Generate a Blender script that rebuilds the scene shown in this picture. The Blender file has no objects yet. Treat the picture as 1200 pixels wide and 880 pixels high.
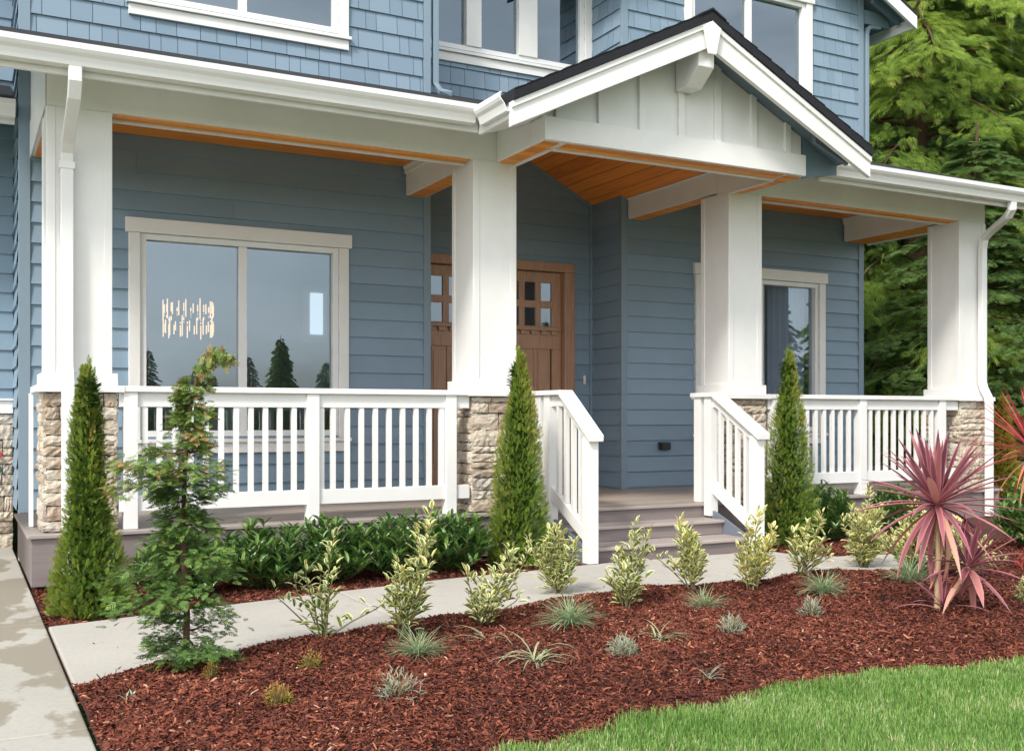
import bpy, math, random
import numpy as np
from mathutils import Vector
random.seed(7); rng = np.random.default_rng(11)
scene = bpy.context.scene
C = scene.collection

# ---------------------------------------------------------------- camera, world, sun, exposure
TH = math.atan(650/1230)
cam_d = bpy.data.cameras.new('camera'); cam = bpy.data.objects.new('camera', cam_d); C.objects.link(cam)
cam.location = (0, 0, 1.14); cam.rotation_euler = (math.radians(90), 0, -TH)
cam_d.lens = 36*1230/1200; cam_d.sensor_width = 36; cam_d.shift_y = 48/1200; cam_d.clip_end = 1000
scene.camera = cam

SUN_EL, SUN_AZ = math.radians(43), math.radians(236)       # azimuth clockwise from +Y: front-left of the house
wd = bpy.data.worlds.new('World'); scene.world = wd; wd.use_nodes = True
nt = wd.node_tree; nt.nodes.clear()
out = nt.nodes.new('ShaderNodeOutputWorld'); bg = nt.nodes.new('ShaderNodeBackground')
sky = nt.nodes.new('ShaderNodeTexSky'); sky.sky_type = 'NISHITA'; sky.sun_disc = False
sky.sun_elevation = SUN_EL; sky.sun_rotation = SUN_AZ; sky.dust_density = 2.0; sky.air_density = 1.0
hs = nt.nodes.new('ShaderNodeHueSaturation'); hs.inputs['Saturation'].default_value = 0.30; hs.inputs['Value'].default_value = 1.15
tc = nt.nodes.new('ShaderNodeTexCoord'); nz = nt.nodes.new('ShaderNodeTexNoise'); nz.inputs['Scale'].default_value = 3.4; nz.inputs['Detail'].default_value = 6
mpn = nt.nodes.new('ShaderNodeMapping'); mpn.inputs['Scale'].default_value = (1, 1, 2.5)
rp = nt.nodes.new('ShaderNodeMapRange'); rp.inputs['From Min'].default_value = .42; rp.inputs['From Max'].default_value = .62
mx = nt.nodes.new('ShaderNodeMix'); mx.data_type = 'RGBA'; mx.inputs['B'].default_value = (7.2, 7.4, 7.7, 1)
mm = nt.nodes.new('ShaderNodeMath'); mm.operation = 'MULTIPLY'; mm.inputs[1].default_value = .6
nt.links.new(tc.outputs['Generated'], mpn.inputs['Vector']); nt.links.new(mpn.outputs['Vector'], nz.inputs['Vector'])
nt.links.new(nz.outputs['Fac'], rp.inputs['Value']); nt.links.new(rp.outputs['Result'], mm.inputs[0]); nt.links.new(mm.outputs[0], mx.inputs['Factor'])
nt.links.new(sky.outputs[0], hs.inputs['Color']); nt.links.new(hs.outputs[0], mx.inputs['A'])
nt.links.new(mx.outputs['Result'], bg.inputs['Color']); nt.links.new(bg.outputs[0], out.inputs['Surface'])
bg.inputs['Strength'].default_value = 0.15

sd = bpy.data.lights.new('sun', 'SUN'); sd.energy = 2.0; sd.angle = math.radians(9); sd.color = (1, .95, .87)
sun = bpy.data.objects.new('sun', sd); C.objects.link(sun)
sdir = Vector((math.sin(SUN_AZ)*math.cos(SUN_EL), math.cos(SUN_AZ)*math.cos(SUN_EL), math.sin(SUN_EL)))
sun.rotation_euler = sdir.to_track_quat('Z', 'Y').to_euler(); sun.location = sdir*30
scene.view_settings.view_transform = 'Standard'; scene.view_settings.look = 'None'
scene.view_settings.gamma = 1; scene.view_settings.exposure = 0.72
scene.cycles.max_bounces = 8; scene.cycles.transparent_max_bounces = 12

# ---------------------------------------------------------------- materials
def newmat(name):
    m = bpy.data.materials.new(name); m.use_nodes = True
    n = m.node_tree; b = n.nodes['Principled BSDF']
    return m, n, b
def noise(n, scale, detail=4, coord='Object', sc=(1,1,1), rough=.55):
    t = n.nodes.new('ShaderNodeTexCoord'); mp = n.nodes.new('ShaderNodeMapping'); mp.inputs['Scale'].default_value = sc
    z = n.nodes.new('ShaderNodeTexNoise'); z.inputs['Scale'].default_value = scale; z.inputs['Detail'].default_value = detail; z.inputs['Roughness'].default_value = rough
    n.links.new(t.outputs[coord], mp.inputs['Vector']); n.links.new(mp.outputs['Vector'], z.inputs['Vector'])
    return z.outputs['Fac']
def ramp(n, fac, stops):
    r = n.nodes.new('ShaderNodeValToRGB'); e = r.color_ramp.elements
    while len(e) < len(stops): e.new(.5)
    for i, (p, c) in enumerate(stops): e[i].position = p; e[i].color = (*c, 1)
    n.links.new(fac, r.inputs['Fac']); return r.outputs['Color']
def bump(n, b, fac, strength=.2, dist=.01, prev=None):
    u = n.nodes.new('ShaderNodeBump'); u.inputs['Strength'].default_value = strength; u.inputs['Distance'].default_value = dist
    n.links.new(fac, u.inputs['Height'])
    if prev: n.links.new(prev, u.inputs['Normal'])
    n.links.new(u.outputs['Normal'], b.inputs['Normal']); return u.outputs['Normal']
def mixc(n, fac, a, b, mode='MIX'):
    m = n.nodes.new('ShaderNodeMix'); m.data_type = 'RGBA'; m.blend_type = mode
    for s, v in (('Factor', fac), ('A', a), ('B', b)):
        if hasattr(v, 'links'): n.links.new(v, m.inputs[s])
        elif s == 'Factor': m.inputs[s].default_value = v
        else: m.inputs[s].default_value = (*v, 1)
    return m.outputs['Result']
def paint(name, col, rough=.5, var=.08, grain=(1,1,1)):
    m, n, b = newmat(name)
    lo = tuple(c*(1-var) for c in col); hi = tuple(min(1, c*(1+var*.6)) for c in col)
    c1 = ramp(n, noise(n, 1.3, 5), [(.3, lo), (.7, hi)])
    c2 = mixc(n, ramp(n, noise(n, 9, 6), [(.35, (0,0,0)), (.8, (.16,.16,.16))]), c1, tuple(c*.78 for c in col))
    n.links.new(c2, b.inputs['Base Color']); b.inputs['Roughness'].default_value = rough
    bump(n, b, noise(n, 60, 4, sc=grain), .12, .004)
    return m
M = {}
M['white'] = paint('white_paint', (.79,.785,.765), .45, .07, (1,1,.15))
M['white_metal'] = paint('white_aluminium', (.78,.78,.77), .3, .03)
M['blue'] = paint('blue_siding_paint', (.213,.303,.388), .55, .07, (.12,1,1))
def board_tint(m):
    n=m.node_tree; b=n.nodes['Principled BSDF']; src=b.inputs['Base Color'].links[0].from_socket
    a=n.nodes.new('ShaderNodeAttribute'); a.attribute_name='v'; r=n.nodes.new('ShaderNodeMapRange'); r.inputs['To Min'].default_value=.93; r.inputs['To Max'].default_value=1.07
    n.links.new(a.outputs['Fac'],r.inputs['Value']); v=n.nodes.new('ShaderNodeVectorMath'); v.operation='SCALE'; n.links.new(src,v.inputs[0]); n.links.new(r.outputs[0],v.inputs['Scale']); n.links.new(v.outputs[0],b.inputs['Base Color'])
board_tint(M['blue'])
M['blue_trim'] = paint('blue_trim_paint', (.208,.284,.350), .5, .05)
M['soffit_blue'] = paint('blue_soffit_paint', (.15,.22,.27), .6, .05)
def attr(n, nm):
    a = n.nodes.new('ShaderNodeAttribute'); a.attribute_name = nm; return a.outputs['Fac']
def vmat(name, stops, rough=.6, edge=None, bumps=None, spec=.3, trans=0, sheen=0):
    """per-element variation stored in attribute v; edge = stops over attribute e mixed by margin"""
    m, n, b = newmat(name)
    col = ramp(n, attr(n, 'v'), stops)
    if edge:
        e = ramp(n, attr(n, 'e'), [(edge[1], (0,0,0)), (edge[2], (1,1,1))])
        col = mixc(n, e, col, edge[0])
    n.links.new(col, b.inputs['Base Color']); b.inputs['Roughness'].default_value = rough
    b.inputs['Specular IOR Level'].default_value = spec
    if bumps: bump(n, b, noise(n, bumps[0], 5), bumps[1], bumps[2])
    if trans:
        o = n.nodes['Material Output']; t = n.nodes.new('ShaderNodeBsdfTranslucent'); x = n.nodes.new('ShaderNodeMixShader')
        n.links.new(col, t.inputs['Color']); x.inputs[0].default_value = trans
        n.links.new(b.outputs[0], x.inputs[1]); n.links.new(t.outputs[0], x.inputs[2]); n.links.new(x.outputs[0], o.inputs['Surface'])
    return m
M['shingle'] = vmat('blue_wall_shingle', [(0,(.188,.265,.34)), (.5,(.208,.288,.368)), (1,(.232,.314,.396))], .6, bumps=(40,.15,.004))
M['stone'] = None
def stone_mat():
    m, n, b = newmat('ledge_stone')
    c = ramp(n, attr(n, 'v'), [(0,(.31,.25,.19)), (.25,(.47,.39,.30)), (.5,(.56,.485,.39)), (.75,(.62,.56,.46)), (1,(.42,.385,.34))])
    c = mixc(n, ramp(n, noise(n, 14, 8), [(.46,(0,0,0)), (.66,(.6,.6,.6))]), c, (.40,.28,.19))
    c = mixc(n, ramp(n, noise(n, 30, 6), [(.5,(0,0,0)), (.75,(.5,.5,.5))]), c, (.78,.72,.62))
    n.links.new(c, b.inputs['Base Color']); b.inputs['Roughness'].default_value = .88
    bump(n, b, noise(n, 26, 9, sc=(1,1,2)), .9, .02); return m
M['stone'] = stone_mat()
M['gap_shade'] = paint('dark_gap_shade', (.13,.105,.085), .95, .2)  # stones are laid dry: shade of their gaps put into this core colour
def planks(name, c0, c1, sc, plank, axis, rough=.5, dark=.3):
    """boards running along one axis: a thin groove every plank width, grain stretched along the board"""
    m, n, b = newmat(name)
    t = n.nodes.new('ShaderNodeTexCoord'); s = n.nodes.new('ShaderNodeSeparateXYZ'); n.links.new(t.outputs['Object'], s.inputs[0])
    across = 'Y' if axis == 'X' else 'X'
    d = n.nodes.new('ShaderNodeMath'); d.operation = 'DIVIDE'; n.links.new(s.outputs[across], d.inputs[0]); d.inputs[1].default_value = plank
    fl = n.nodes.new('ShaderNodeMath'); fl.operation = 'FLOOR'; n.links.new(d.outputs[0], fl.inputs[0])
    fr = n.nodes.new('ShaderNodeMath'); fr.operation = 'FRACT'; n.links.new(d.outputs[0], fr.inputs[0])
    wn = n.nodes.new('ShaderNodeTexWhiteNoise'); wn.noise_dimensions = '1D'; n.links.new(fl.outputs[0], wn.inputs['W'])
    g = noise(n, 1, 6, sc=(2,40,40) if axis == 'X' else (40,2,40))
    a = n.nodes.new('ShaderNodeMath'); a.operation = 'MULTIPLY_ADD'; n.links.new(wn.outputs['Value'], a.inputs[0]); a.inputs[1].default_value = .35; n.links.new(g, a.inputs[2])
    col = ramp(n, a.outputs[0], [(.4, c0), (.85, c1)])
    gr = ramp(n, fr.outputs[0], [(0,(1,1,1)), (.02,(1,1,1)), (.05,(0,0,0)), (.96,(0,0,0)), (.985,(1,1,1))])
    col = mixc(n, gr, col, tuple(c*dark for c in c0))
    n.links.new(col, b.inputs['Base Color']); b.inputs['Roughness'].default_value = rough
    inv = n.nodes.new('ShaderNodeInvert'); n.links.new(gr, inv.inputs['Color'])
    p = bump(n, b, inv.outputs[0], .6, .004); bump(n, b, g, .15, .003, p)
    return m
M['cedar'] = planks('cedar_ceiling', (.62,.195,.02), (.90,.36,.05), 1, .13, 'X', .45, .6)
M['cedar_y'] = planks('cedar_vault', (.58,.15,.015), (.86,.29,.04), 1, .13, 'Y', .42, .6)
M['deck'] = planks('composite_decking', (.36,.29,.24), (.52,.44,.37), 1, .14, 'X', .42)
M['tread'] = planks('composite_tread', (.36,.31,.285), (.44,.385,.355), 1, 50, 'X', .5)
M['fascia'] = planks('composite_fascia', (.225,.19,.185), (.28,.24,.235), 1, 50, 'X', .55)  # taupe boards; on risers the shade below the nosings is in this colour
M['door'] = vmat('stained_fir', [(0,(.15,.07,.04)), (1,(.24,.118,.066))], .4)
def doorwood():
    m, n, b = newmat('stained_fir_door')
    c = ramp(n, noise(n, 3, 7, sc=(30,30,1.5)), [(.3,(.34,.185,.115)), (.75,(.52,.31,.20))])
    n.links.new(c, b.inputs['Base Color']); b.inputs['Roughness'].default_value = .38
    bump(n, b, noise(n, 3, 7, sc=(30,30,1.5)), .1, .003); return m
M['door'] = doorwood()
def roofm():
    m, n, b = newmat('asphalt_shingle')
    c = ramp(n, noise(n, 90, 3), [(.3,(.004,.005,.008)), (.8,(.022,.023,.03))])
    n.links.new(c, b.inputs['Base Color']); b.inputs['Roughness'].default_value = .95; bump(n, b, noise(n, 120, 3), .5, .005); return m
M['roof'] = roofm()
def glassm(name, refl, tint):
    m, n, b = newmat(name); o = n.nodes['Material Output']; n.nodes.remove(b)
    g = n.nodes.new('ShaderNodeBsdfGlossy'); g.inputs['Roughness'].default_value = .0; g.inputs['Color'].default_value = (.60,.72,.80,1)
    t = n.nodes.new('ShaderNodeBsdfTransparent'); t.inputs['Color'].default_value = (*tint, 1)
    lw = n.nodes.new('ShaderNodeLayerWeight'); lw.inputs['Blend'].default_value = .2
    a = n.nodes.new('ShaderNodeMath'); a.operation = 'MULTIPLY_ADD'; n.links.new(lw.outputs['Fresnel'], a.inputs[0]); a.inputs[1].default_value = .8; a.inputs[2].default_value = refl
    a.use_clamp = True
    x = n.nodes.new('ShaderNodeMixShader'); n.links.new(a.outputs[0], x.inputs[0]); n.links.new(t.outputs[0], x.inputs[1]); n.links.new(g.outputs[0], x.inputs[2])
    bp = n.nodes.new('ShaderNodeBump'); bp.inputs['Strength'].default_value = .03; bp.inputs['Distance'].default_value = .05
    n.links.new(noise(n, 1.1, 1), bp.inputs['Height']); n.links.new(bp.outputs[0], g.inputs['Normal'])
    n.links.new(x.outputs[0], o.inputs['Surface']); return m
M['glass'] = glassm('window_glass', .30, (.72,.78,.8))
M['room'] = paint('room_wall_paint', (.34,.37,.40), .8, .04)
M['room_floor'] = paint('room_floor_oak', (.16,.12,.09), .5, .1)
M['curtain'] = paint('sheer_curtain', (.50,.52,.66), .8, .05)
def concrete(name, base, wet=False):
    m, n, b = newmat(name)
    c = ramp(n, noise(n, 1.1, 8), [(.3, tuple(x*.86 for x in base)), (.7, base)])
    c = mixc(n, ramp(n, noise(n, 45, 6), [(.45,(0,0,0)), (.8,(.35,.35,.35))]), c, tuple(x*.6 for x in base))
    c = mixc(n, ramp(n, noise(n, 5, 8), [(.62,(0,0,0)), (.68,(.3,.3,.3))]), c, tuple(x*.6 for x in base))
    c = mixc(n, ramp(n, noise(n, 2.6, 9, rough=.7), [(.56,(0,0,0)), (.72,(.45,.45,.45))]), c, tuple(x*k for x, k in zip(base, (.74,.66,.56))))
    if wet:
        w = ramp(n, noise(n, 1.35, 7, sc=(1.4,.8,1)), [(.49,(0,0,0)), (.515,(1,1,1))])
        c = mixc(n, w, c, tuple(x*k for x, k in zip(base, (.60,.56,.50))))
    n.links.new(c, b.inputs['Base Color']); b.inputs['Roughness'].default_value = .82
    bump(n, b, noise(n, 160, 4, sc=(1,.3,1)), .3, .003); return m
M['walk'] = concrete('walk_concrete', (.47,.445,.40)); M['drive'] = concrete('drive_concrete', (.44,.42,.37), True)
def soil():
    m, n, b = newmat('mulch_soil')
    c = ramp(n, noise(n, 55, 9, rough=.75), [(.3,(.018,.007,.005)), (.5,(.085,.024,.014)), (.7,(.17,.055,.03))])
    n.links.new(c, b.inputs['Base Color']); b.inputs['Roughness'].default_value = .95
    bump(n, b, noise(n, 70, 8, rough=.7), 1, .02); return m
M['soil'] = soil()
M['chip'] = vmat('bark_chip', [(0,(.035,.012,.010)), (.35,(.125,.034,.021)), (.72,(.26,.073,.038)), (.9,(.41,.17,.095)), (1,(.64,.44,.32))], .85)
def lawnm():
    m, n, b = newmat('lawn_turf')
    c = ramp(n, noise(n, 30, 8), [(.3,(.05,.10,.022)), (.7,(.13,.22,.055))])
    n.links.new(c, b.inputs['Base Color']); b.inputs['Roughness'].default_value = .9; bump(n, b, noise(n, 90, 6), .8, .02); return m
M['lawn'] = lawnm()
M['blade'] = vmat('grass_blade', [(0,(.09,.19,.035)), (.55,(.19,.35,.075)), (.9,(.34,.48,.15)), (1,(.56,.54,.32))], .55, trans=.3)
M['bark'] = vmat('bark', [(0,(.06,.035,.022)), (1,(.16,.09,.055))], .9, bumps=(40,.8,.01)); 
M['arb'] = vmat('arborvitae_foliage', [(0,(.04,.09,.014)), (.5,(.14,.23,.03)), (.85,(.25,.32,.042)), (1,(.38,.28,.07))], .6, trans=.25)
M['arb_gold'] = vmat('golden_conifer_foliage', [(0,(.13,.15,.015)), (.6,(.27,.25,.03)), (1,(.42,.28,.05))], .6, trans=.3)
M['hinoki'] = vmat('hinoki_foliage', [(0,(.05,.105,.03)), (.5,(.12,.22,.05)), (.85,(.22,.31,.07)), (1,(.36,.23,.09))], .6, trans=.2)
M['laurel'] = vmat('laurel_leaf', [(0,(.03,.09,.02)), (.6,(.075,.17,.035)), (1,(.20,.30,.065))], .32, spec=.5, trans=.15)
M['euon'] = vmat('variegated_leaf', [(0,(.06,.13,.035)), (.5,(.11,.20,.06)), (.85,(.34,.38,.10)), (1,(.55,.48,.13))], .42, edge=((.80,.76,.38), .42, .66), spec=.4, trans=.25)
M['euon_stem'] = vmat('green_stem', [(0,(.10,.11,.04)), (1,(.20,.16,.09))], .7)
M['fescue'] = vmat('blue_grass_blade', [(0,(.20,.29,.13)), (.6,(.34,.46,.26)), (1,(.58,.56,.36))], .6, trans=.25)
M['sedge'] = vmat('sedge_blade', [(0,(.13,.22,.07)), (1,(.35,.40,.20))], .5, edge=((.62,.62,.42), .5, .8), trans=.25)
M['lav'] = vmat('grey_leaf', [(0,(.22,.27,.17)), (1,(.50,.52,.40))], .7, trans=.2)
M['spirea'] = vmat('golden_spirea_leaf', [(0,(.12,.17,.03)), (.6,(.33,.30,.05)), (1,(.50,.22,.06))], .6, trans=.3)
M['cordy'] = vmat('pink_cordyline_leaf', [(0,(.12,.04,.065)), (.5,(.27,.09,.125)), (.85,(.46,.17,.18)), (1,(.66,.36,.25))], .38, edge=((.62,.27,.29), .5, .95), spec=.5, trans=.25)
M['coral'] = vmat('coral_red_leaf', [(0,(.40,.04,.05)), (.6,(.62,.10,.10)), (1,(.62,.30,.14))], .4, trans=.3)
M['cane'] = vmat('cordyline_cane', [(0,(.30,.20,.12)), (1,(.48,.36,.22))], .9, bumps=(60,.6,.01))
M['con_y'] = vmat('yellow_green_conifer_foliage', [(0,(.06,.12,.022)), (.45,(.20,.31,.045)), (.85,(.38,.47,.08)), (1,(.52,.46,.13))], .6, trans=.3)
M['con_g'] = vmat('dark_green_conifer_foliage', [(0,(.04,.085,.025)), (.5,(.12,.21,.055)), (.9,(.23,.34,.09)), (1,(.30,.28,.11))], .6, trans=.25)
M['con_b'] = vmat('blue_green_conifer_foliage', [(0,(.07,.14,.05)), (.5,(.20,.33,.12)), (1,(.40,.52,.24))], .6, trans=.25)
M['stringer'] = paint('grey_blue_stringer_paint', (.15,.175,.215), .6, .06)
M['old_timber'] = paint('weathered_timber', (.17,.125,.10), .85, .25, (.1,1,1))
M['black'] = paint('black_plastic', (.02,.02,.022), .4, .1)
M['brass'] = paint('aged_brass', (.35,.27,.14), .35, .1)
M['red_knob'] = paint('red_knob', (.55,.03,.03), .4, .05); M['green_knob'] = paint('dark_green_knob', (.03,.10,.08), .4, .05)
M['copper'] = paint('hose_bib_metal', (.5,.48,.45), .35, .05)
def emis(name, col, s):
    m, n, b = newmat(name); b.inputs['Emission Color'].default_value = (*col, 1); b.inputs['Emission Strength'].default_value = s
    b.inputs['Base Color'].default_value = (*col, 1); return m
M['candle'] = emis('lit_glass_rod', (1,.66,.38), .9); M['lamp'] = emis('recessed_lamp', (1,.85,.55), 4)
M['daylight'] = emis('bright_far_pane', (.75,.88,1), .65)

# ---------------------------------------------------------------- mesh building
class MB:
    def __init__(s): s.v=[]; s.f=[]; s.n=0; s.a=[]; s.e=[]
    def add(s, V, F, a=0.5, e=None):
        V = np.asarray(V, float).reshape(-1, 3); b = s.n
        s.v.append(V); s.f.extend([tuple(i+b for i in q) for q in F]); s.n += len(V)
        s.a.append(np.full(len(V), a, float) if np.isscalar(a) else np.asarray(a, float).ravel())
        s.e.append(np.zeros(len(V)) if e is None else np.asarray(e, float).ravel())
        return s
    def box(s, x0, x1, y0, y1, z0, z1, a=.5):
        V=[(x0,y0,z0),(x1,y0,z0),(x1,y1,z0),(x0,y1,z0),(x0,y0,z1),(x1,y0,z1),(x1,y1,z1),(x0,y1,z1)]
        return s.add(V, [(0,3,2,1),(4,5,6,7),(0,1,5,4),(1,2,6,5),(2,3,7,6),(3,0,4,7)], a)
    def prism(s, pts, off, a=.5):
        """closed polygon of 3-D points pushed along the vector off"""
        n=len(pts); P=np.asarray(pts,float); Q=P+np.asarray(off,float)
        F=[tuple(range(n)), tuple(range(2*n-1,n-1,-1))]+[(i,i+n,(i+1)%n+n,(i+1)%n) for i in range(n)]
        return s.add(np.vstack([P,Q]), F, a)
    def arrays(s, V, F, a, e=None):
        """V (N,k,3), F template faces, a (N,) or (N,k), e (k,) or (N,k)"""
        N,k,_=V.shape; base=s.n; T=[np.array(f) for f in F]
        for i in range(0): pass
        offs=(np.arange(N)*k+base)
        for t in T: s.f.extend(map(tuple,(offs[:,None]+t[None,:]).tolist()))
        s.v.append(V.reshape(-1,3)); s.n+=N*k
        A=np.asarray(a,float); A=np.repeat(A,k) if A.ndim==1 else A.ravel(); s.a.append(A)
        s.e.append(np.zeros(N*k) if e is None else (np.tile(e,N) if np.ndim(e)==1 else np.asarray(e).ravel())); return s
    def tube(s, pts, rad, sides=6, a=.5):
        P=np.asarray(pts,float); n=len(P); R=np.full(n,rad,float) if np.isscalar(rad) else np.asarray(rad,float)
        V=[]
        for i in range(n):
            d=P[min(i+1,n-1)]-P[max(i-1,0)]; d/=np.linalg.norm(d)+1e-9
            h=np.array([0,0,1.]) if abs(d[2])<.9 else np.array([1.,0,0]); u=np.cross(h,d); u/=np.linalg.norm(u); w=np.cross(d,u)
            for k in range(sides):
                t=2*math.pi*k/sides; V.append(P[i]+R[i]*(math.cos(t)*u+math.sin(t)*w))
        F=[(i*sides+k,i*sides+(k+1)%sides,(i+1)*sides+(k+1)%sides,(i+1)*sides+k) for i in range(n-1) for k in range(sides)]
        F+= [tuple(range(sides-1,-1,-1)), tuple(range((n-1)*sides,n*sides))]
        return s.add(V,F,a)
    def rect_tube(s, pts, w, d, a=.5):
        """rectangular downspout through points (bends lie in planes that hold the vertical)"""
        P=np.asarray(pts,float); n=len(P); V=[]
        for i in range(n):
            dd=P[min(i+1,n-1)]-P[max(i-1,0)]; dd/=np.linalg.norm(dd)
            u=np.array([1.,0,0]); u=u-dd*np.dot(u,dd); u/=np.linalg.norm(u); q=np.cross(dd,u)
            V+= [P[i]+u*w/2+q*d/2, P[i]-u*w/2+q*d/2, P[i]-u*w/2-q*d/2, P[i]+u*w/2-q*d/2]
        F=[(i*4+k,i*4+(k+1)%4,(i+1)*4+(k+1)%4,(i+1)*4+k) for i in range(n-1) for k in range(4)]+[(3,2,1,0),tuple(range(4*n-4,4*n))]
        return s.add(V,F,a)
    def mesh(s, name, mat, smooth=False, off=(0,0,0)):
        me=bpy.data.meshes.new(name); V=np.vstack(s.v)-np.asarray(off,float)
        me.vertices.add(len(V)); me.vertices.foreach_set('co', V.ravel())
        L=np.array([len(f) for f in s.f]); flat=np.concatenate([np.asarray(f) for f in s.f]) if len(set(L))>1 else np.asarray(s.f).ravel()
        me.loops.add(len(flat)); me.loops.foreach_set('vertex_index', flat)
        me.polygons.add(len(L)); st=np.concatenate([[0],np.cumsum(L)[:-1]]); me.polygons.foreach_set('loop_start', st)
        me.update(calc_edges=True); me.validate()
        for nm,arr in (('v',s.a),('e',s.e)):
            at=me.attributes.new(nm,'FLOAT','POINT'); at.data.foreach_set('value', np.concatenate(arr))
        me.polygons.foreach_set('use_smooth',[bool(smooth)]*len(L))
        me.materials.append(mat if not isinstance(mat,str) else M[mat]); return me
OFF={}
def tag(o, label=None, cat=None, group=None, kind=None):
    for k,v in (('label',label),('category',cat),('group',group),('kind',kind)):
        if v: o[k]=v
    return o
def empty(name, loc, label, cat, group=None, kind=None):
    o=bpy.data.objects.new(name,None); C.objects.link(o); o.location=loc; o.empty_display_size=.1; OFF[o.name]=loc
    return tag(o,label,cat,group,kind)
SPLIT={'porch_beam','soffit_trim','corner_board','fascia','porch_ceiling','casing','cross_beam','gable_beam','beam_soffit','rail','sill','upper_roof','side_roof','eave_soffit','deck_border','deck_fascia','steps','riser','stringer','vaulted_ceiling','rake_trim','end_panel','mullion','column_cap','barge_board','room_wall','door_frame','downspout','gutter','gable_soffit','upper_soffit','wainscot_cap','outlet_cover','head_casing','window_trim','tread'}
def obj(name, mb, mat, parent=None, bev=0, smooth=False):
    if name in SPLIT and len(mb.v)>1:
        first=None; k=0
        fb=np.array([f[0] for f in mb.f])
        for V,a,e in zip(mb.v,mb.a,mb.e):
            m2=MB(); F=[tuple(i-k for i in f) for f in mb.f if k<=f[0]<k+len(V)]; m2.add(V,F,a,e); k+=len(V)
            o=obj1(name,m2,mat,parent,bev,smooth); first=first or o
        return first
    return obj1(name,mb,mat,parent,bev,smooth)
def obj1(name, mb, mat, parent=None, bev=0, smooth=False):
    """mesh given in world coordinates; parented with the root's offset taken off"""
    off=OFF[parent.name] if parent else (0,0,0)
    o=bpy.data.objects.new(name, mb.mesh(name,mat,smooth,off)); C.objects.link(o)
    if parent: o.parent=parent; OFF[o.name]=off if parent.name in OFF else (0,0,0)
    else: OFF[o.name]=(0,0,0)
    if bev:
        b=o.modifiers.new('bevel','BEVEL'); b.width=bev; b.segments=2; b.limit_method='ANGLE'; b.angle_limit=math.radians(50)
    return o
def dup(o, parent, dx=(0,0,0)):
    c=o.copy(); C.objects.link(c); c.parent=parent; c.location=Vector(o.location)+Vector(dx); OFF[c.name]=OFF.get(o.name,(0,0,0)); return c
def copy_thing(root, loc, rz, sc=1, label=None, group=None):
    c=root.copy(); C.objects.link(c); c.location=loc; c.rotation_euler=(0,0,rz); c.scale=(sc,sc,sc) if np.isscalar(sc) else sc
    if label: c['label']=label
    if group: c['group']=group
    for ch in list(root.children):
        d=ch.copy(); C.objects.link(d); d.parent=c
    return c

# ================================================================ GROUND
GX=[-3,.42,1.0,1.67,2.47,3.26,3.83,4.34,5.2,6.5,9,14]; GY=[2.2,2.3,2.75,3.16,3.27,3.36,3.31,3.17,2.85,2.3,1.8,1.5]
def grass_edge(x): return np.interp(x,GX,GY)+.03*np.sin(x*9)+.018*np.sin(x*23+1)
NX=[.42,1.3,2.5,3.4,4.3,5.4,6.4,7.2]; NY=[4.76,4.93,5.12,5.28,5.28,5.2,5.35,5.9]      # near edge of the walk
FX=[.42,1.6,2.25,3.0,3.75,4.3]; FY=[6.08,6.33,6.46,6.6,6.66,6.74]
def near_edge(x): return np.interp(x,NX,NY)
def sstep(t): t=np.clip(t,0,1); return t*t*(3-2*t)
def wob(x,y): return .5*np.sin(3.1*x+1.3*y)+.3*np.sin(7.3*x-5.1*y+1)+.25*np.sin(13*x+9*y+2)+.2*np.sin(23*x-17*y)
def bed_h(x,y):
    x=np.asarray(x,float); y=np.asarray(y,float)
    ge=grass_edge(x); ne=np.where(x<7.0, near_edge(x)+.02*np.sin(x*11)+.03*np.sin(x*5.3), 1e3)
    a=sstep((y-ge)/.45)*.085; b=sstep((ne-y)/.16); c=sstep((x-.42)/.35)
    h=a*b*(.35+.65*c)+.012*wob(x*1.3,y*1.3)*sstep((y-ge)/.2)*b
    lump=.035*sstep((x-1.4)/.8)*np.exp(-((y-(ne-.22))/.16)**2)*(1+.5*np.sin(x*4.1))
    return h+lump*(x<7)
def sheet(pts, z, th=.0):
    mb=MB(); P=[(x,y,z) for x,y in pts]
    if th: mb.prism([(x,y,z-th) for x,y in pts],(0,0,th))
    else: mb.add(P,[tuple(range(len(P)))])
    return mb
o=obj('ground', sheet([(-400,-400),(400,-400),(400,400),(-400,400)],-.03), 'lawn'); tag(o,kind='structure')
# mulch bed surface
xs=np.concatenate([np.linspace(.42,7.6,240), np.linspace(7.7,14,50)]); ys=np.linspace(1.4,9.0,230)
Xg,Yg=np.meshgrid(xs,ys,indexing='ij'); Zg=bed_h(Xg,Yg)
under=(Yg<grass_edge(Xg)-.03)
Zg=np.where(under,-.02,Zg+.004)
# outside the walk the strip by the porch is flat mulch
strip=(Yg>near_edge(Xg)+.02)&(Xg<6.9); Zg=np.where(strip, .004+.006*wob(Xg*2,Yg*2), Zg)
nx,ny=Xg.shape; idx=np.arange(nx*ny).reshape(nx,ny)
F=np.stack([idx[:-1,:-1],idx[1:,:-1],idx[1:,1:],idx[:-1,1:]],-1).reshape(-1,4)
mb=MB(); mb.add(np.stack([Xg,Yg,Zg],-1).reshape(-1,3), [])
mb.f=list(map(tuple,F.tolist())); tag(obj('mulch_bed',mb,'soil',smooth=True),kind='structure')
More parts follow.
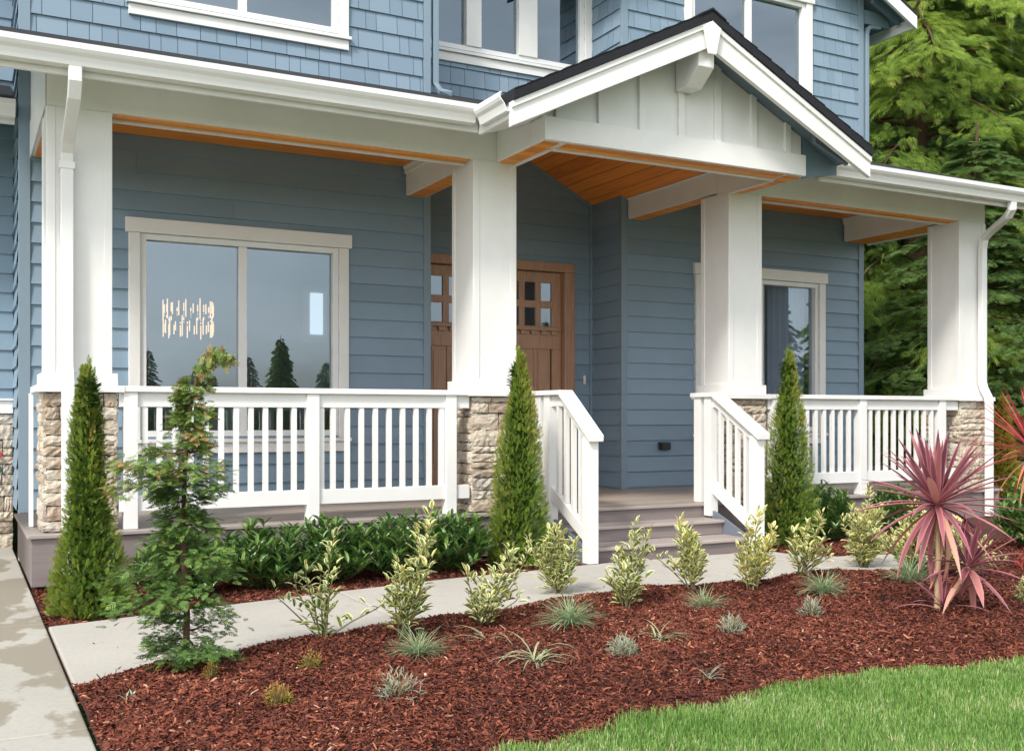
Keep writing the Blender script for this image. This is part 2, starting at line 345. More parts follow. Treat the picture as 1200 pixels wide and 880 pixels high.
# walk and drive (slabs a few cm proud of the soil)
def strip_poly(x0,x1,gap=.0):
    x=np.linspace(x0,x1,12); far=np.interp(x,FX,FY); near=np.interp(x,[.42,1.3,3.4,6.4],[4.70,4.85,5.05,5.1])
    return [(a,b) for a,b in zip(x,near)]+[(a,b) for a,b in zip(x[::-1],far[::-1])]
mb=MB()
for x0,x1 in ((.428,2.14),(2.155,3.62),(3.635,4.78),(4.795,5.695)):
    mb.prism([(x,y,-.05) for x,y in strip_poly(x0,x1)],(0,0,.075))
mb.prism([(x,y,-.05) for x,y in [(5.71,5.1),(6.6,5.25),(6.95,5.6),(6.98,5.9),(6.7,6.1),(6.2,6.2),(6.0,6.35),(5.95,6.74),(5.71,6.74)]],(0,0,.075))
tag(obj('concrete_walk',mb,'walk',bev=.008),kind='structure')
mb=MB()
for y0,y1 in ((-8,2.2),(2.21,4.9-.9),(4.01,6.15),(6.16,9.9)): mb.prism([(-4,y0,-.05),(.412,y0,-.05),(.412,y1,-.05),(-4,y1,-.05)],(0,0,.08))
tag(obj('driveway',mb,'drive',bev=.008),kind='structure')
# lawn sheet just behind the bed edge
gx=np.linspace(.42,14,160); pts=[(x,grass_edge(x)) for x in gx]
mb=MB(); V=[];F=[]
for i,x in enumerate(gx): V+= [(x,grass_edge(x)+.0,.006),(x,-6,.012)]
for i in range(len(gx)-1): F.append((2*i,2*i+1,2*i+3,2*i+2))
mb.add(V,F); tag(obj('lawn',mb,'lawn'),kind='structure')
# mulch chips
def chips(n, xr, yr, keep, zf, smax=1.0):
    x=rng.uniform(*xr,n); y=rng.uniform(*yr,n); k=keep(x,y); x=x[k]; y=y[k]; n=len(x)
    z=zf(x,y)+rng.uniform(.0,.014,n)
    L=rng.uniform(.005,.018,n)*smax*np.where(rng.random(n)<.05,1.8,1); W_=rng.uniform(.0014,.0046,n)*smax; t=rng.uniform(0,2*math.pi,n); p=rng.normal(0,.42,n); r=rng.normal(0,.7,n)
    u=np.stack([np.cos(t)*np.cos(p),np.sin(t)*np.cos(p),np.sin(p)],-1); v0=np.stack([-np.sin(t),np.cos(t),0*t],-1); w0=np.cross(u,v0)
    v=v0*np.cos(r)[:,None]+w0*np.sin(r)[:,None]; P=np.stack([x,y,z],-1); w=np.cross(u,v)
    A=(u*L[:,None]); B=(v*W_[:,None]); 
    V=np.stack([P-A-B*.6,P-A+B,P+w*(L*.18)[:,None]+B*1.1,P+A+B*.5,P+A-B,P+w*(L*.18)[:,None]-B],1)
    return V, np.clip(rng.beta(1.6,2.6,n)+.10*wob(x*.8,y*1.1)+.05*wob(x*4,y*4),0,1)
mb=MB()
nearok=lambda x,y:(y>grass_edge(x)+rng.normal(.0,.03,len(x)))&((y<near_edge(x)+.03)|(x>7.0))&(x>.43)
V,a=chips(230000,(.43,4.6),(2.3,5.4),nearok,bed_h); mb.arrays(V,[(0,1,2,5),(5,2,3,4)],a)
V,a=chips(90000,(4.6,8.5),(2.3,6.0),nearok,bed_h,1.25); mb.arrays(V,[(0,1,2,5),(5,2,3,4)],a)
strok=lambda x,y:(y>np.interp(x,FX,FY)+.0)&(x<4.2)&(x>.43)|((x>5.95)&(y>np.interp(x,[5.95,6.0,6.7,6.98,7.05],[6.74,6.35,6.12,5.9,4.9])))
V,a=chips(100000,(.43,9.5),(4.9,7.5),strok,lambda x,y:.006+0*x,1.2); mb.arrays(V,[(0,1,2,5),(5,2,3,4)],a)
# strays on the concrete
V,a=chips(260,(.5,5.5),(4.7,6.2),lambda x,y:(rng.random(len(x))<np.exp(-(y-near_edge(x)).clip(0)*6)),lambda x,y:.026+0*x); mb.arrays(V,[(0,1,2,5),(5,2,3,4)],a*.5)
tag(obj('bark_mulch',mb,'chip'),'reddish brown shredded bark mulch covering the planting bed','mulch',kind='stuff')
# grass
def blades(n,xr,yr,keep,h=(.014,.036),w=.0014,z0=.008):
    x=rng.uniform(*xr,n); y=rng.uniform(*yr,n); k=keep(x,y); x=x[k];y=y[k]; n=len(x)
    t=rng.uniform(0,2*math.pi,n); H=rng.uniform(*h,n)*(1+.25*np.sin(x*6+y*4)); lean=rng.normal(.35,.3,n)*H
    d=np.stack([np.cos(t),np.sin(t),0*t],-1); s=np.stack([-np.sin(t),np.cos(t),0*t],-1)*w*rng.uniform(.7,1.4,n)[:,None]
    P=np.stack([x,y,0*x+z0],-1); m=P+d*(lean*.35)[:,None]+np.array([0,0,1])*(H*.6)[:,None]; e=P+d*lean[:,None]+np.array([0,0,1])*H[:,None]
    V=np.stack([P-s,P+s,m+s*.8,m-s*.8,e],1); return V
mb=MB()
V=blades(170000,(.9,5.2),(1.7,3.45),lambda x,y:y<grass_edge(x)+rng.normal(-.005,.02,len(x))); mb.arrays(V,[(0,1,2,3)],np.clip(rng.normal(.5,.26,len(V))+.16*(wob(V[:,0,0]*5,V[:,0,1]*6)>.55)+.10*np.sin(V[:,0,0]*5+V[:,0,1]*8)+.12*wob(V[:,0,0]*2.5,V[:,0,1]*3),0,1)); 
o=mb.f; k=len(V); mb.f+= [(i*5+3,i*5+2,i*5+4) for i in range(k)]
tag(obj('grass',mb,'blade'),'bright green mown lawn grass along the front of the mulch bed','grass',kind='stuff')

# ================================================================ HOUSE
W,D=9.15,9.73
house=empty('house',(5,9.15,0),'blue craftsman house with white trimmed front porch and stone based columns','house')
def lap_wall(mb,axis,c,a0,a1,z0,z1,holes=(),sgn=-1,expo=.163,t=.019,base=.40,tops=None):
    """lap siding on plane axis=c; runs a0..a1; sgn = outward direction; holes (a0,a1,z0,z1); tops(a)-> z limit"""
    zs=set([z0,z1]); k=math.floor((z0-base)/expo)
    z=base+k*expo
    while z<z1:
        if z>z0: zs.add(round(z,5))
        z+=expo
    for h in holes:
        for q in h[2:4]:
            if z0<q<z1: zs.add(q)
    zs=sorted(zs)
    for za,zb in zip(zs[:-1],zs[1:]):
        if zb-za<1e-4: continue
        mid=(za+zb)/2; iv=[(a0,a1)]
        for h in holes:
            if h[2]<mid<h[3]:
                nv=[]
                for p,q in iv:
                    if h[1]<=p or h[0]>=q: nv.append((p,q)); continue
                    if h[0]>p: nv.append((p,h[0]))
                    if h[1]<q: nv.append((h[1],q))
                iv=nv
        zc=base+math.floor((mid-base)/expo)*expo
        f=lambda z:t*(1-(z-zc)/expo)
        course=int(math.floor((mid-base)/expo)); rj=random.Random(course*31+int(c*10)); j=rj.uniform(-.3,3.2)
        jv=[]
        for p,q in iv:
            t0=p
            while axis=='Y' and j+3.66*0<q and p+.25<j<q-.25 and t0<j: jv.append((t0,j-.0015)); t0=j+.0015; j+=3.05
            jv.append((t0,q))
        for p,q in jv:
            ya=c+sgn*f(za); yb=c+sgn*f(zb)
            V=[(p,ya,za),(q,ya,za),(q,yb,zb),(p,yb,zb),(p,c,za),(q,c,za)]
            if axis=='X': V=[(y,x,z) for x,y,z in V]
            mb.add(V,[(0,1,2,3),(4,5,1,0)],rj.random())
    return mb
# openings (x0,x1,z0,z1)
LW=(1.34,3.05,.97,2.66); RW=(7.16,8.86,.97,2.68)
U1=(1.34,3.05,4.60,5.95); U3=(7.02,8.66,4.60,5.90)
mb=MB()
lap_wall(mb,'Y',W,.50,3.90,.30,3.75,[LW]); lap_wall(mb,'Y',W,6.18,9.52,.30,3.75,[RW])
DOOR=(4.12,5.80,.36,2.70)
lap_wall(mb,'Y',D,3.95,6.12,.36,4.3,[DOOR],base=.40)
lap_wall(mb,'X',6.12,W+.0,D,.36,4.3); lap_wall(mb,'X',3.95,W,D,.36,4.3,sgn=1)
lap_wall(mb,'Y',9.9,-4,.42,1.27,3.60); lap_wall(mb,'X',.43,W,9.9,.38,8)
lap_wall(mb,'X',9.57,W,18,0,7,sgn=1)
wall=obj('siding_wall',mb,'blue',house)
# shingled upper walls
def shingle_wall(mb,axis,c,a0,a1,z0,z1,holes=(),sgn=-1,expo=.176,t=.016,zlow=None):
    k=0; z=z0
    r=random.Random(int(c*100+a0*10))
    while z<z1:
        a=a0-r.uniform(0,.12)
        while a<a1:
            w=r.choice((.10,.13,.16,.20,.24))*r.uniform(.92,1.08); p,q=max(a,a0),min(a+w-.005,a1); a+=w
            if q-p<.015: continue
            za,zb=z,min(z+expo,z1)
            segs=[(p,q,za,zb)]
            for h in holes:
                ns=[]
                for (p1,q1,z3,z4) in segs:
                    if h[1]<=p1 or h[0]>=q1 or h[3]<=z3 or h[2]>=z4: ns.append((p1,q1,z3,z4)); continue
                    if h[0]>p1: ns.append((p1,h[0],z3,z4))
                    if h[1]<q1: ns.append((h[1],q1,z3,z4))
                    lo,hi=max(p1,h[0]),min(q1,h[1])
                    if h[2]>z3: ns.append((lo,hi,z3,h[2]))
                    if h[3]<z4: ns.append((lo,hi,h[3],z4))
                segs=ns
            v=r.random(); dz=0
            for (p1,q1,z3,z4) in segs:
                ya=c+sgn*(.004+t*(1-(z3-z)/expo)); yb=c+sgn*(.004+t*(1-(z4-z)/expo))
                V=[(p1,ya,z3),(q1,ya,z3),(q1,yb,z4),(p1,yb,z4),(p1,c,z3),(q1,c,z3),(q1,c,z4),(p1,c,z4)]
                if axis=='X': V=[(y,x,zz) for x,y,zz in V]
                mb.add(V,[(0,1,2,3),(4,5,1,0),(4,0,3,7),(1,5,6,2)],v)
        z+=expo
def backing(mb,axis,c,a0,a1,z0,z1,holes=()):
    xs_=sorted({a0,a1,*[h[0] for h in holes],*[h[1] for h in holes]}); zs_=sorted({z0,z1,*[h[2] for h in holes],*[h[3] for h in holes]})
    for p,q in zip(xs_[:-1],xs_[1:]):
        for r_,s_ in zip(zs_[:-1],zs_[1:]):
            if any(h[0]<(p+q)/2<h[1] and h[2]<(r_+s_)/2<h[3] for h in holes): continue
            V=[(p,c,r_),(q,c,r_),(q,c,s_),(p,c,s_)]
            if axis=='X': V=[(y,x,z) for x,y,z in V]
            mb.add(V,[(0,1,2,3)])
mb=MB(); UM=(4.10,6.02,4.88,5.92)
shingle_wall(mb,'Y',W,.515,3.88,3.985,7.0,[U1]); shingle_wall(mb,'Y',W,6.19,9.50,3.985,6.85,[U3])
shingle_wall(mb,'Y',D,3.95,6.12,3.99,7.0,[UM]); shingle_wall(mb,'X',6.12,W,D,3.985,7.0); shingle_wall(mb,'X',.43,W+.06,9.9,3.985,7.0)
shingle_wall(mb,'Y',9.9,-4,.42,3.99,7.0)
obj('shingle_wall',mb,'shingle',house)
mb=MB()
for a in (('Y',W+.003,.50,3.90,.3,3.69,[LW]),('Y',W+.003,6.18,9.52,.3,3.69,[RW]),('Y',D+.003,3.95,6.12,.36,4.19,[DOOR]),('Y',W+.004,.43,3.95,3.7,7.0,[U1]),('Y',W+.004,6.12,9.57,3.7,7.0,[U3]),('Y',D+.004,3.95,6.12,4.2,7.0,[UM]),('X',6.124,W,D,4.2,7.0),('X',.434,W,9.9,3.7,7.0),('Y',9.904,-4,.43,3.5,7.0)): backing(mb,*a)
obj('sheathing',mb,'blue_trim',house)
mb=MB()   # blue corner boards
def cb(x0,x1,y0,y1,z0,z1): mb.box(x0,x1,y0,y1,z0,z1)
cb(.425,.512,W-.024,W+.06,.38,7)
cb(3.885,3.957,W-.024,W+.06,.38,3.5); cb(3.885,3.957,W-.024,W+.06,4.0,7)
cb(6.112,6.185,W-.024,W+.06,.38,3.6); cb(6.112,6.195,W-.024,W+.06,4.0,7)
cb(9.50,9.58,W-.024,W+.06,.20,3.5); cb(9.50,9.58,W-.024,W+.06,4.0,6.2)
cb(6.085,6.118,D-.04,D-.002,.38,4.0)
obj('corner_board',mb,'blue_trim',house,bev=.003)
mb=MB(); mb.box(.427,.515,W-.026,W+.06,0,.378); obj('corner_base',mb,'white',house,bev=.003)
# stone wainscot, its cap, low roof on the set back left wall
def stones(mb, mo, o, ux, nrm, L, z0, z1, seed, th=.035):
    """ledge stone on a plane: o origin (x,y), ux unit along, nrm outward"""
    r=random.Random(seed); z=z0; rs=np.random.default_rng(seed)
    while z<z1-.015:
        h=min(r.choice((.055,.07,.085,.10,.13)),z1-z); 
        if z1-z-h<.03: h=z1-z
        a=0
        while a<L-1e-6:
            w=r.uniform(.10,.30)
            if L-a-w<.07: w=L-a
            nxx,nzz=7,4; g=.0035; d=th*r.uniform(.6,1.0)
            U=np.linspace(a+g,a+w-g,nxx); Z=np.linspace(z+g,z+h-g,nzz)
            UU,ZZ=np.meshgrid(U,Z,indexing='ij'); DD=d+rs.normal(0,.0045,UU.shape)
            UU=UU+rs.normal(0,.002,UU.shape); ZZ=ZZ+rs.normal(0,.0022,ZZ.shape)
            DD[0,:]-=.007;DD[-1,:]-=.007;DD[:,0]-=.008;DD[:,-1]-=.006
            front=np.stack([o[0]+ux[0]*UU+nrm[0]*DD,o[1]+ux[1]*UU+nrm[1]*DD,ZZ],-1)
            UU2,ZZ2=np.meshgrid([a+g,a+w-g],[z+g,z+h-g],indexing='ij')
            V=list(front.reshape(-1,3)); n0=len(V)
            ring=[(i,0) for i in range(nxx)]+[(nxx-1,j) for j in range(1,nzz)]+[(i,nzz-1) for i in range(nxx-2,-1,-1)]+[(0,j) for j in range(nzz-2,0,-1)]
            for i,j in ring: V.append((o[0]+ux[0]*UU[i,j],o[1]+ux[1]*UU[i,j],ZZ[i,j]))
            F=[(i*nzz+j,(i+1)*nzz+j,(i+1)*nzz+j+1,i*nzz+j+1) for i in range(nxx-1) for j in range(nzz-1)]
            m=len(ring)
            for k in range(m):
                a1_,b1_=ring[k],ring[(k+1)%m]; F.append((a1_[0]*nzz+a1_[1],n0+k,n0+(k+1)%m,b1_[0]*nzz+b1_[1]))
            mb.add(V,F,r.random()); a+=w
        z+=h
ws=empty  # alias unused
mb=MB(); stones(mb,None,(-1.2,9.9),(1,0),(0,-1),1.62,.02,1.16,5,.05)
obj('stone_wainscot',mb,'stone',house)
mb=MB(); mb.box(-4,.42,9.84,9.93,1.165,1.27); mb.box(-4,.42,9.82,9.93,1.272,1.29); obj('wainscot_cap',mb,'white',house,bev=.004)
mb=MB(); mb.add([(-4,9.1,3.60),(.40,9.1,3.60),(.40,9.9,3.95),(-4,9.9,3.95)],[(0,1,2,3)]); mb.prism([(-4,9.1,3.56),(.40,9.1,3.56),(.40,9.9,3.91),(-4,9.9,3.91)],(0,0,.036)); obj('side_roof',mb,'roof',house)

# ---- windows
def window(x0,x1,z0,z1,y,mull,cas=.092,head=.12,apron=.09,room_side=True,ear=.0,style='wide'):
    f=MB(); d0,d1=y-.018,y+.08; fw=.05
    f.box(x0,x0+fw,d0,d1,z0,z1); f.box(x1-fw,x1,d0,d1,z0,z1); f.box(x0+fw,x1-fw,d0,d1,z1-fw,z1); f.box(x0+fw,x1-fw,d0,d1,z0,z0+fw)
    for m in mull: f.box(m-.035,m+.035,d0+.004,d1-.004,z0+fw,z1-fw)
    win=obj('window',f,'white_metal',house,bev=.003)
    c=MB(); a=y-.04; b=y-.0
    c.box(x0-cas,x0-.002,a,y+.02,z0-.02,z1); c.box(x1+.002,x1+cas,a,y+.02,z0-.02,z1)
    obj('casing',c,'white',win,bev=.003)
    h=MB(); h.box(x0-cas-.025,x1+cas+.025,a-.014,y+.02,z1+.002,z1+.002+head); obj('head_casing',h,'white',win,bev=.003)
    s=MB(); s.box(x0-cas-.02,x1+cas+.02,a-.026,y+.02,z0-.052,z0-.022); s.box(x0-cas,x1+cas,a,y+.02,z0-.052-apron,z0-.054); obj('sill',s,'white',win,bev=.003)
    edges=[x0+fw]+[v for m in mull for v in (m-.035,m+.035)]+[x1-fw]
    for i in range(0,len(edges),2):
        g=MB(); gy=y+.03+.004*(i%4); g.add([(edges[i]-.004,gy,z0+fw-.004),(edges[i+1]+.004,gy,z0+fw-.004),(edges[i+1]+.004,gy,z1-fw+.004),(edges[i]-.004,gy,z1-fw+.004)],[(0,1,2,3)])
        obj('pane',g,'glass',win)
    return win
w1=window(*LW,W,[2.19]); w2=window(*RW,W,[8.0]); w3=window(*U1,W,[2.19]); w4=window(*U3,W,[7.83])
wm=window(*UM,D,[]); 
# triple window: two wide white posts
mb=MB()
for p,q in ((4.77-.17,4.77),(5.21,5.43)): mb.box(p,q,D-.035,D+.07,4.93,5.87)
obj('mullion',mb,'white',wm,bev=.003)

# ---- rooms behind the glass
def room(x0,x1,y0,y1,z0,z1):
    m=MB(); m.add([(x0,y0,z0),(x1,y0,z0),(x1,y1,z0),(x0,y1,z0),(x0,y0,z1),(x1,y0,z1),(x1,y1,z1),(x0,y1,z1)],[(4,7,6,5),(1,5,6,2),(2,6,7,3),(3,7,4,0)]); obj('room_wall',m,'room',house)
    m=MB(); m.add([(x0,y0,z0),(x1,y0,z0),(x1,y1,z0),(x0,y1,z0)],[(0,1,2,3)]); obj('room_floor',m,'room_floor',house)
room(.5,3.9,W+.12,12,.42,3.3); room(6.2,9.5,W+.12,13.5,.42,3.3); room(.5,3.9,W+.12,13.5,3.6,6.4); room(4.0,6.1,D+.12,13.5,3.6,6.4); room(6.2,9.5,W+.12,13.5,3.6,6.4)
room(4.0,6.1,D+.12,13.5,.40,3.3)
mb=MB()                                                         # bright far window of the dining room
mb.box(3.55,3.85,11.93,11.97,2.0,2.65); fw_=obj('far_window',mb,'white',house)
mb=MB(); mb.add([(3.64,11.92,2.1),(3.79,11.92,2.1),(3.79,11.92,2.58),(3.64,11.92,2.58)],[(0,1,2,3)]); obj('pane',mb,'daylight',fw_)
mb=MB()                                                          # curtain folds, right window
n=60; x=np.linspace(8.30,8.84,n); yy=W+.22+.025*np.sin(np.linspace(0,36,n)); V=[];F=[]
for i in range(n): V+=[(x[i],yy[i],.7),(x[i],yy[i],2.75)]
F=[(2*i,2*i+2,2*i+3,2*i+1) for i in range(n-1)]; mb.add(V,F); obj('curtain',mb,'curtain',house,smooth=True)
for (x,y,z) in ((7.9,10.6,6.38),(2.6,10.5,6.38)):
    mb=MB(); t=np.linspace(0,2*math.pi,25)[:-1]; mb.prism([(x+.09*math.cos(a),y+.09*math.sin(a),z) for a in t],(0,0,.012)); obj('recessed_light',mb,'lamp',house)
# far recessed lamp: belongs to the house

# ---- entry door unit
mb=MB(); dx0,dx1=4.12,5.765
mb.box(dx0-.12,dx0-.002,D-.03,D+.09,.38,2.685); mb.box(dx1+.002,dx1+.13,D-.03,D+.09,.38,2.685); mb.box(dx0-.12,dx1+.13,D-.03,D+.09,2.687,2.78)
for p,q in ((dx0,dx0+.022),(dx1-.022,dx1)): pass
ent=obj('door_frame',mb,'door',house,bev=.004)
mb=MB(); mb.box(dx0,dx1,D-.02,D+.1,.382,.41); obj('threshold',mb,'brass',house)
def leaf(x0,x1,cols,handle_x):
    m=MB(); y0,y1=D+.045,D+.085; z0,z1=.415,2.68
    ph=[(2.385,2.56),(2.115,2.29)]                              # pane rows
    rails=[(z0,z0+.20),(1.86,2.105),(2.30,2.375),(2.57,z1)]
    for a,b in rails: m.box(x0,x1,y0,y1,a,b)
    xs_=[x0]+[v for c in cols for v in (c-.066,c+.066)]+[x1]
    for i in range(0,len(xs_),2):
        for a,b in ph: m.box(xs_[i],xs_[i+1],y0,y1,a-.012,b+.012)
    m.box(x0,x0+.11,y0,y1,z0+.2,1.86); m.box(x1-.11,x1,y0,y1,z0+.2,1.86)
    w=(x1-x0-.22)/3
    for k in range(3):
        a=x0+.11+w*k; m.box(a+.014,a+w-.014,y0+.018,y1-.006,z0+.20,1.86)
        if k<2: m.box(a+w-.016,a+w+.016,y0+.004,y1,z0+.2,1.86)
        m.box(a+.035,a+w-.035,y0+.010,y0+.017,z0+.24,1.82)
    dr=obj('door',m,'door',house,bev=.003)
    m=MB(); m.box(x0+.02,x1-.02,y0-.045,y0-.001,2.055,2.085)
    for k in range(6):
        a=x0+.06+k*(x1-x0-.12-.07)/5; m.box(a,a+.07,y0-.032,y0-.001,2.012,2.053)
    obj('dentil_shelf',m,'door',dr,bev=.002)
    for c in cols:
        for a,b in ph:
            g=MB(); g.add([(c-.067,y0+.018,a-.013),(c+.067,y0+.018,a-.013),(c+.067,y0+.018,b+.013),(c-.067,y0+.018,b+.013)],[(0,1,2,3)]); obj('pane',g,'glass',dr)
    h=MB(); h.box(handle_x-.022,handle_x+.022,y0-.012,y0-.001,1.22,1.55); h.tube([(handle_x,y0-.012,1.27),(handle_x,y0-.05,1.29),(handle_x,y0-.055,1.38),(handle_x,y0-.05,1.46),(handle_x,y0-.012,1.48)],.009,8); obj('handle',h,'brass',dr,smooth=True)
    return dr
leaf(4.125,4.94,[4.305,4.505,4.705],4.89); leaf(4.946,5.762,[5.185,5.385,5.583],4.995)
mb=MB(); mb.box(6.008,6.034,D-.03,D-.012,1.49,1.585); obj('doorbell',mb,'white',house,bev=.004)
mb=MB(); mb.box(6.585,6.72,W-.045,W-.012,.785,.868); mb.box(6.595,6.71,W-.075,W-.047,.79,.862); obj('outlet_cover',mb,'black',house,bev=.006)
# hose bibs by the stone
hb=MB(); hb.tube([(.30,9.9,.82),(.30,9.76,.82)],.012,8); hb.tube([(.30,9.9,.70),(.30,9.76,.70)],.012,8); hb.tube([(.30,9.9,.58),(.30,9.74,.58),(.27,9.72,.55),(.27,9.72,.50)],.014,8); bib=obj('hose_bib',hb,'copper',house,smooth=True)
def knob(z,m):
    k=MB(); t=np.linspace(0,2*math.pi,13)[:-1]; k.prism([(.30+.032*math.cos(a),9.755,z+.032*math.sin(a)) for a in t],(0,-.015,0)); obj('knob',k,m,bib,bev=.003)
knob(.82,'red_knob'); knob(.70,'green_knob')

# ---- main porch roof
ZR=lambda y:3.398+.352*(y-6.87)
def slab(pts,th,mat,name):
    m=MB(); m.prism([(x,y,z-th) for x,y,z in pts],(0,0,th)); return obj(name,m,mat,house)
EY=6.87; GXc=5.1; SL=.496; GT=4.238
gz=lambda x:GT-SL*abs(x-GXc)
xe=3.385; xr=6.795
def valley(y): return (GT-ZR(y))/SL     # half width where the gable meets the main roof
def mp(x,y): return (x,y,ZR(y))
hv=valley(W)
slab([mp(-.3,EY),mp(xe,EY),mp(GXc-valley(EY),EY) if valley(EY)<GXc-xe else mp(xe,EY+.001),mp(GXc-hv,W),mp(-.3,W)],.03,'roof','porch_roof')
slab([mp(9.98,EY),mp(9.98,W),mp(GXc+hv,W),mp(GXc+min(valley(EY),xr-GXc),EY+.002),mp(xr,EY)],.03,'roof','porch_roof')
slab([mp(3.95,W),mp(GXc-hv,W),mp(GXc,9.45),mp(GXc,D),mp(3.95,D)],.03,'roof','porch_roof'); slab([mp(6.12,W),mp(6.12,D),mp(GXc,D),mp(GXc,9.45),mp(GXc+hv,W)],.03,'roof','porch_roof')
GY0=6.375
for s in (-1,1):
    he=GXc-xe if s<0 else xr-GXc
    pts=[(GXc,GY0),(GXc+s*he,GY0),(GXc+s*he,EY+.05),(GXc+s*hv,W),(GXc,9.5)]
    P=[(x,y,gz(x)) for x,y in pts]
    if s>0: P=P[::-1]
    slab(P,.07,'roof','gable_roof')
# ragged shingle courses along the rake: small tabs
mb=MB(); 
for s in (-1,1):
    he=(GXc-xe if s<0 else xr-GXc)
    k=0; a=.02
    while a<he-.02:
        w=min(.142,he-a-.01); xa=GXc+s*a; xb=GXc+s*(a+w); 
        mb.prism([(xa,GY0-.004,gz(xa)+.002),(xb,GY0-.004,gz(xb)+.012),(xb,GY0-.004,gz(xb)+.002)] if s<0 else [(xa,GY0-.004,gz(xa)+.002),(xb,GY0-.004,gz(xb)+.002),(xb,GY0-.004,gz(xb)+.012)],(0,1.2,0)); a+=.142
obj('shingle_course',mb,'roof',house)
mb=MB(); mb.prism([(GXc-.13,GY0-.01,gz(GXc-.13)+.004),(GXc,GY0-.01,GT+.005),(GXc+.13,GY0-.01,gz(GXc+.13)+.004),(GXc+.13,GY0-.01,gz(GXc+.13)+.016),(GXc,GY0-.01,GT+.022),(GXc-.13,GY0-.01,gz(GXc-.13)+.016)],(0,2.9,0)); obj('ridge_cap',mb,'roof',house)
# barge boards, king trim, bracket
for s in (-1,1):
    he=(GXc-xe+.005 if s<0 else xr-GXc+.005); off=.073; wd_=.178
    xa,xb=GXc,GXc+s*he
    mb=MB(); mb.prism([(xa,6.405,gz(xa)-off),(xb,6.405,gz(xb)-off),(xb,6.405,gz(xb)-off-.17),(xa,6.405,gz(xa)-off-wd_-.02)],(0,.04,0))
    mb.prism([(xa,6.388,gz(xa)-off),(xb,6.388,gz(xb)-off),(xb,6.388,gz(xb)-off-.045),(xa,6.388,gz(xa)-off-.045)],(0,.0165,0)); obj('barge_board',mb,'white',house,bev=.003)
mb=MB(); z=GT-.073; mb.prism([(GXc-.085,6.368,z-.055),(GXc,6.368,z-.006),(GXc+.085,6.368,z-.055),(GXc+.035,6.368,z-.26),(GXc-.035,6.368,z-.26)],(0,.0195,0)); obj('king_trim',mb,'white',house,bev=.003)
mb=MB(); mb.prism([(GXc-.075,6.405+.041,3.83),(GXc-.075,6.405+.041,4.05),(GXc-.075,6.735,4.05),(GXc-.075,6.735,3.71),(GXc-.075,6.60,3.71)],(.15,0,0)); obj('bracket',mb,'white',house,bev=.004)
# painted soffit under the gable overhang
for s in (-1,1):
    he=(1.27 if s<0 else xr-GXc-.03)
    xb=GXc+s*he; P=[(GXc,6.446,gz(GXc)-.074),(xb,6.446,gz(xb)-.074),(xb,6.90,gz(xb)-.074),(GXc,6.90,gz(GXc)-.074)]
    mb=MB(); mb.prism([(x,y,z-.014) for x,y,z in P],(0,0,.013))
    x2=GXc+s*(he-.02); x1=GXc+s*1.27
    for yy_ in (6.60,6.80): mb.prism([(x1,yy_,gz(x1)-.17),(x2,yy_,gz(x2)-.13),(x2,yy_,gz(x2)-.09),(x1,yy_,gz(x1)-.09)],(0,.04,0))
    if s>0: mb.prism([(6.378,6.76,3.17),(6.77,6.76,3.24),(6.77,6.76,gz(6.77)-.09),(6.378,6.76,gz(6.378)-.09)],(0,.02,0))
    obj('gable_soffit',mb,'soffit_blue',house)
# gable wall: board and batten over the beam board
gu=lambda x:gz(x)-.092
mb=MB(); X=[3.83,GXc,6.36]
mb.prism([(3.83,6.76,3.36),(6.36,6.76,3.36),(6.36,6.76,gu(6.36)),(GXc,6.76,gu(GXc)),(3.83,6.76,gu(3.83))],(0,.16,0))
for x in (3.927,4.302,4.678,5.054,5.42,5.793,6.163): 
    mb.prism([(x,6.732,3.357),(x+.06,6.732,3.357),(x+.06,6.732,gu(x+.06)-.001),(x,6.732,gu(x)-.001)],(0,.0275,0))
obj('gable_panel',mb,'white',house,bev=.002)
mb=MB(); mb.box(3.822,6.37,6.712,6.93,3.18,3.355); mb.box(3.822,4.0,6.932,7.499,3.18,3.62); mb.box(6.19,6.37,6.932,7.499,3.18,3.62)
obj('gable_beam',mb,'white',house,bev=.003)
# main beams, side beams
mb=MB(); mb.box(.515,4.0,7.503,7.68,3.181,3.46); mb.box(6.192,9.64,7.503,7.68,3.181,3.46)
obj('porch_beam',mb,'white',house,bev=.003)
for (a,b) in ((.517,.70),(3.70,3.90),(6.19,6.38),(9.25,9.60)):
    mb=MB(); mb.box(a,b,7.682,W-.03,3.20,3.455)
    if a>1 :
        mb.box(a-.018,b+.018,7.682,W-.03,3.40,3.469); mb.box(a-.03,b+.03,7.682,W-.03,3.445,3.4695)
    obj('cross_beam',mb,'white',house,bev=.003)
# cedar soffit strips under the beams with light trims
mb=MB()
for (x0,x1,y0,y1) in ((.94,3.60,7.52,7.64),(6.60,9.22,7.52,7.64),(4.03,6.16,6.757,6.885)): mb.box(x0,x1,y0,y1,3.172,3.1805)
t2=MB()
for (x0,x1,y0,y1) in ((.93,3.61,7.642,7.684),(6.59,9.23,7.642,7.684),(4.0,6.19,6.887,6.934)): t2.box(x0,x1,y0,y1,3.160,3.1805)
for (x0,x1,y0,y1) in ((3.972,4.004,6.936,7.49),(6.186,6.213,6.936,7.49)): t2.box(x0,x1,y0,y1,3.160,3.1805)
obj('soffit_trim',t2,'white',house)
for (x0,x1,y0,y1) in ((3.845,3.970,6.765,7.49),(6.215,6.347,6.765,7.49),(3.725,3.875,7.92,W-.05),(6.215,6.355,7.92,W-.05),(9.275,9.575,7.92,W-.05),(.545,.675,7.92,W-.05)):
    mb.box(x0,x1,y0,y1,3.172 if y1<7.6 else 3.192,3.1795 if y1<7.6 else 3.199)
obj('beam_soffit',mb,'cedar',house)
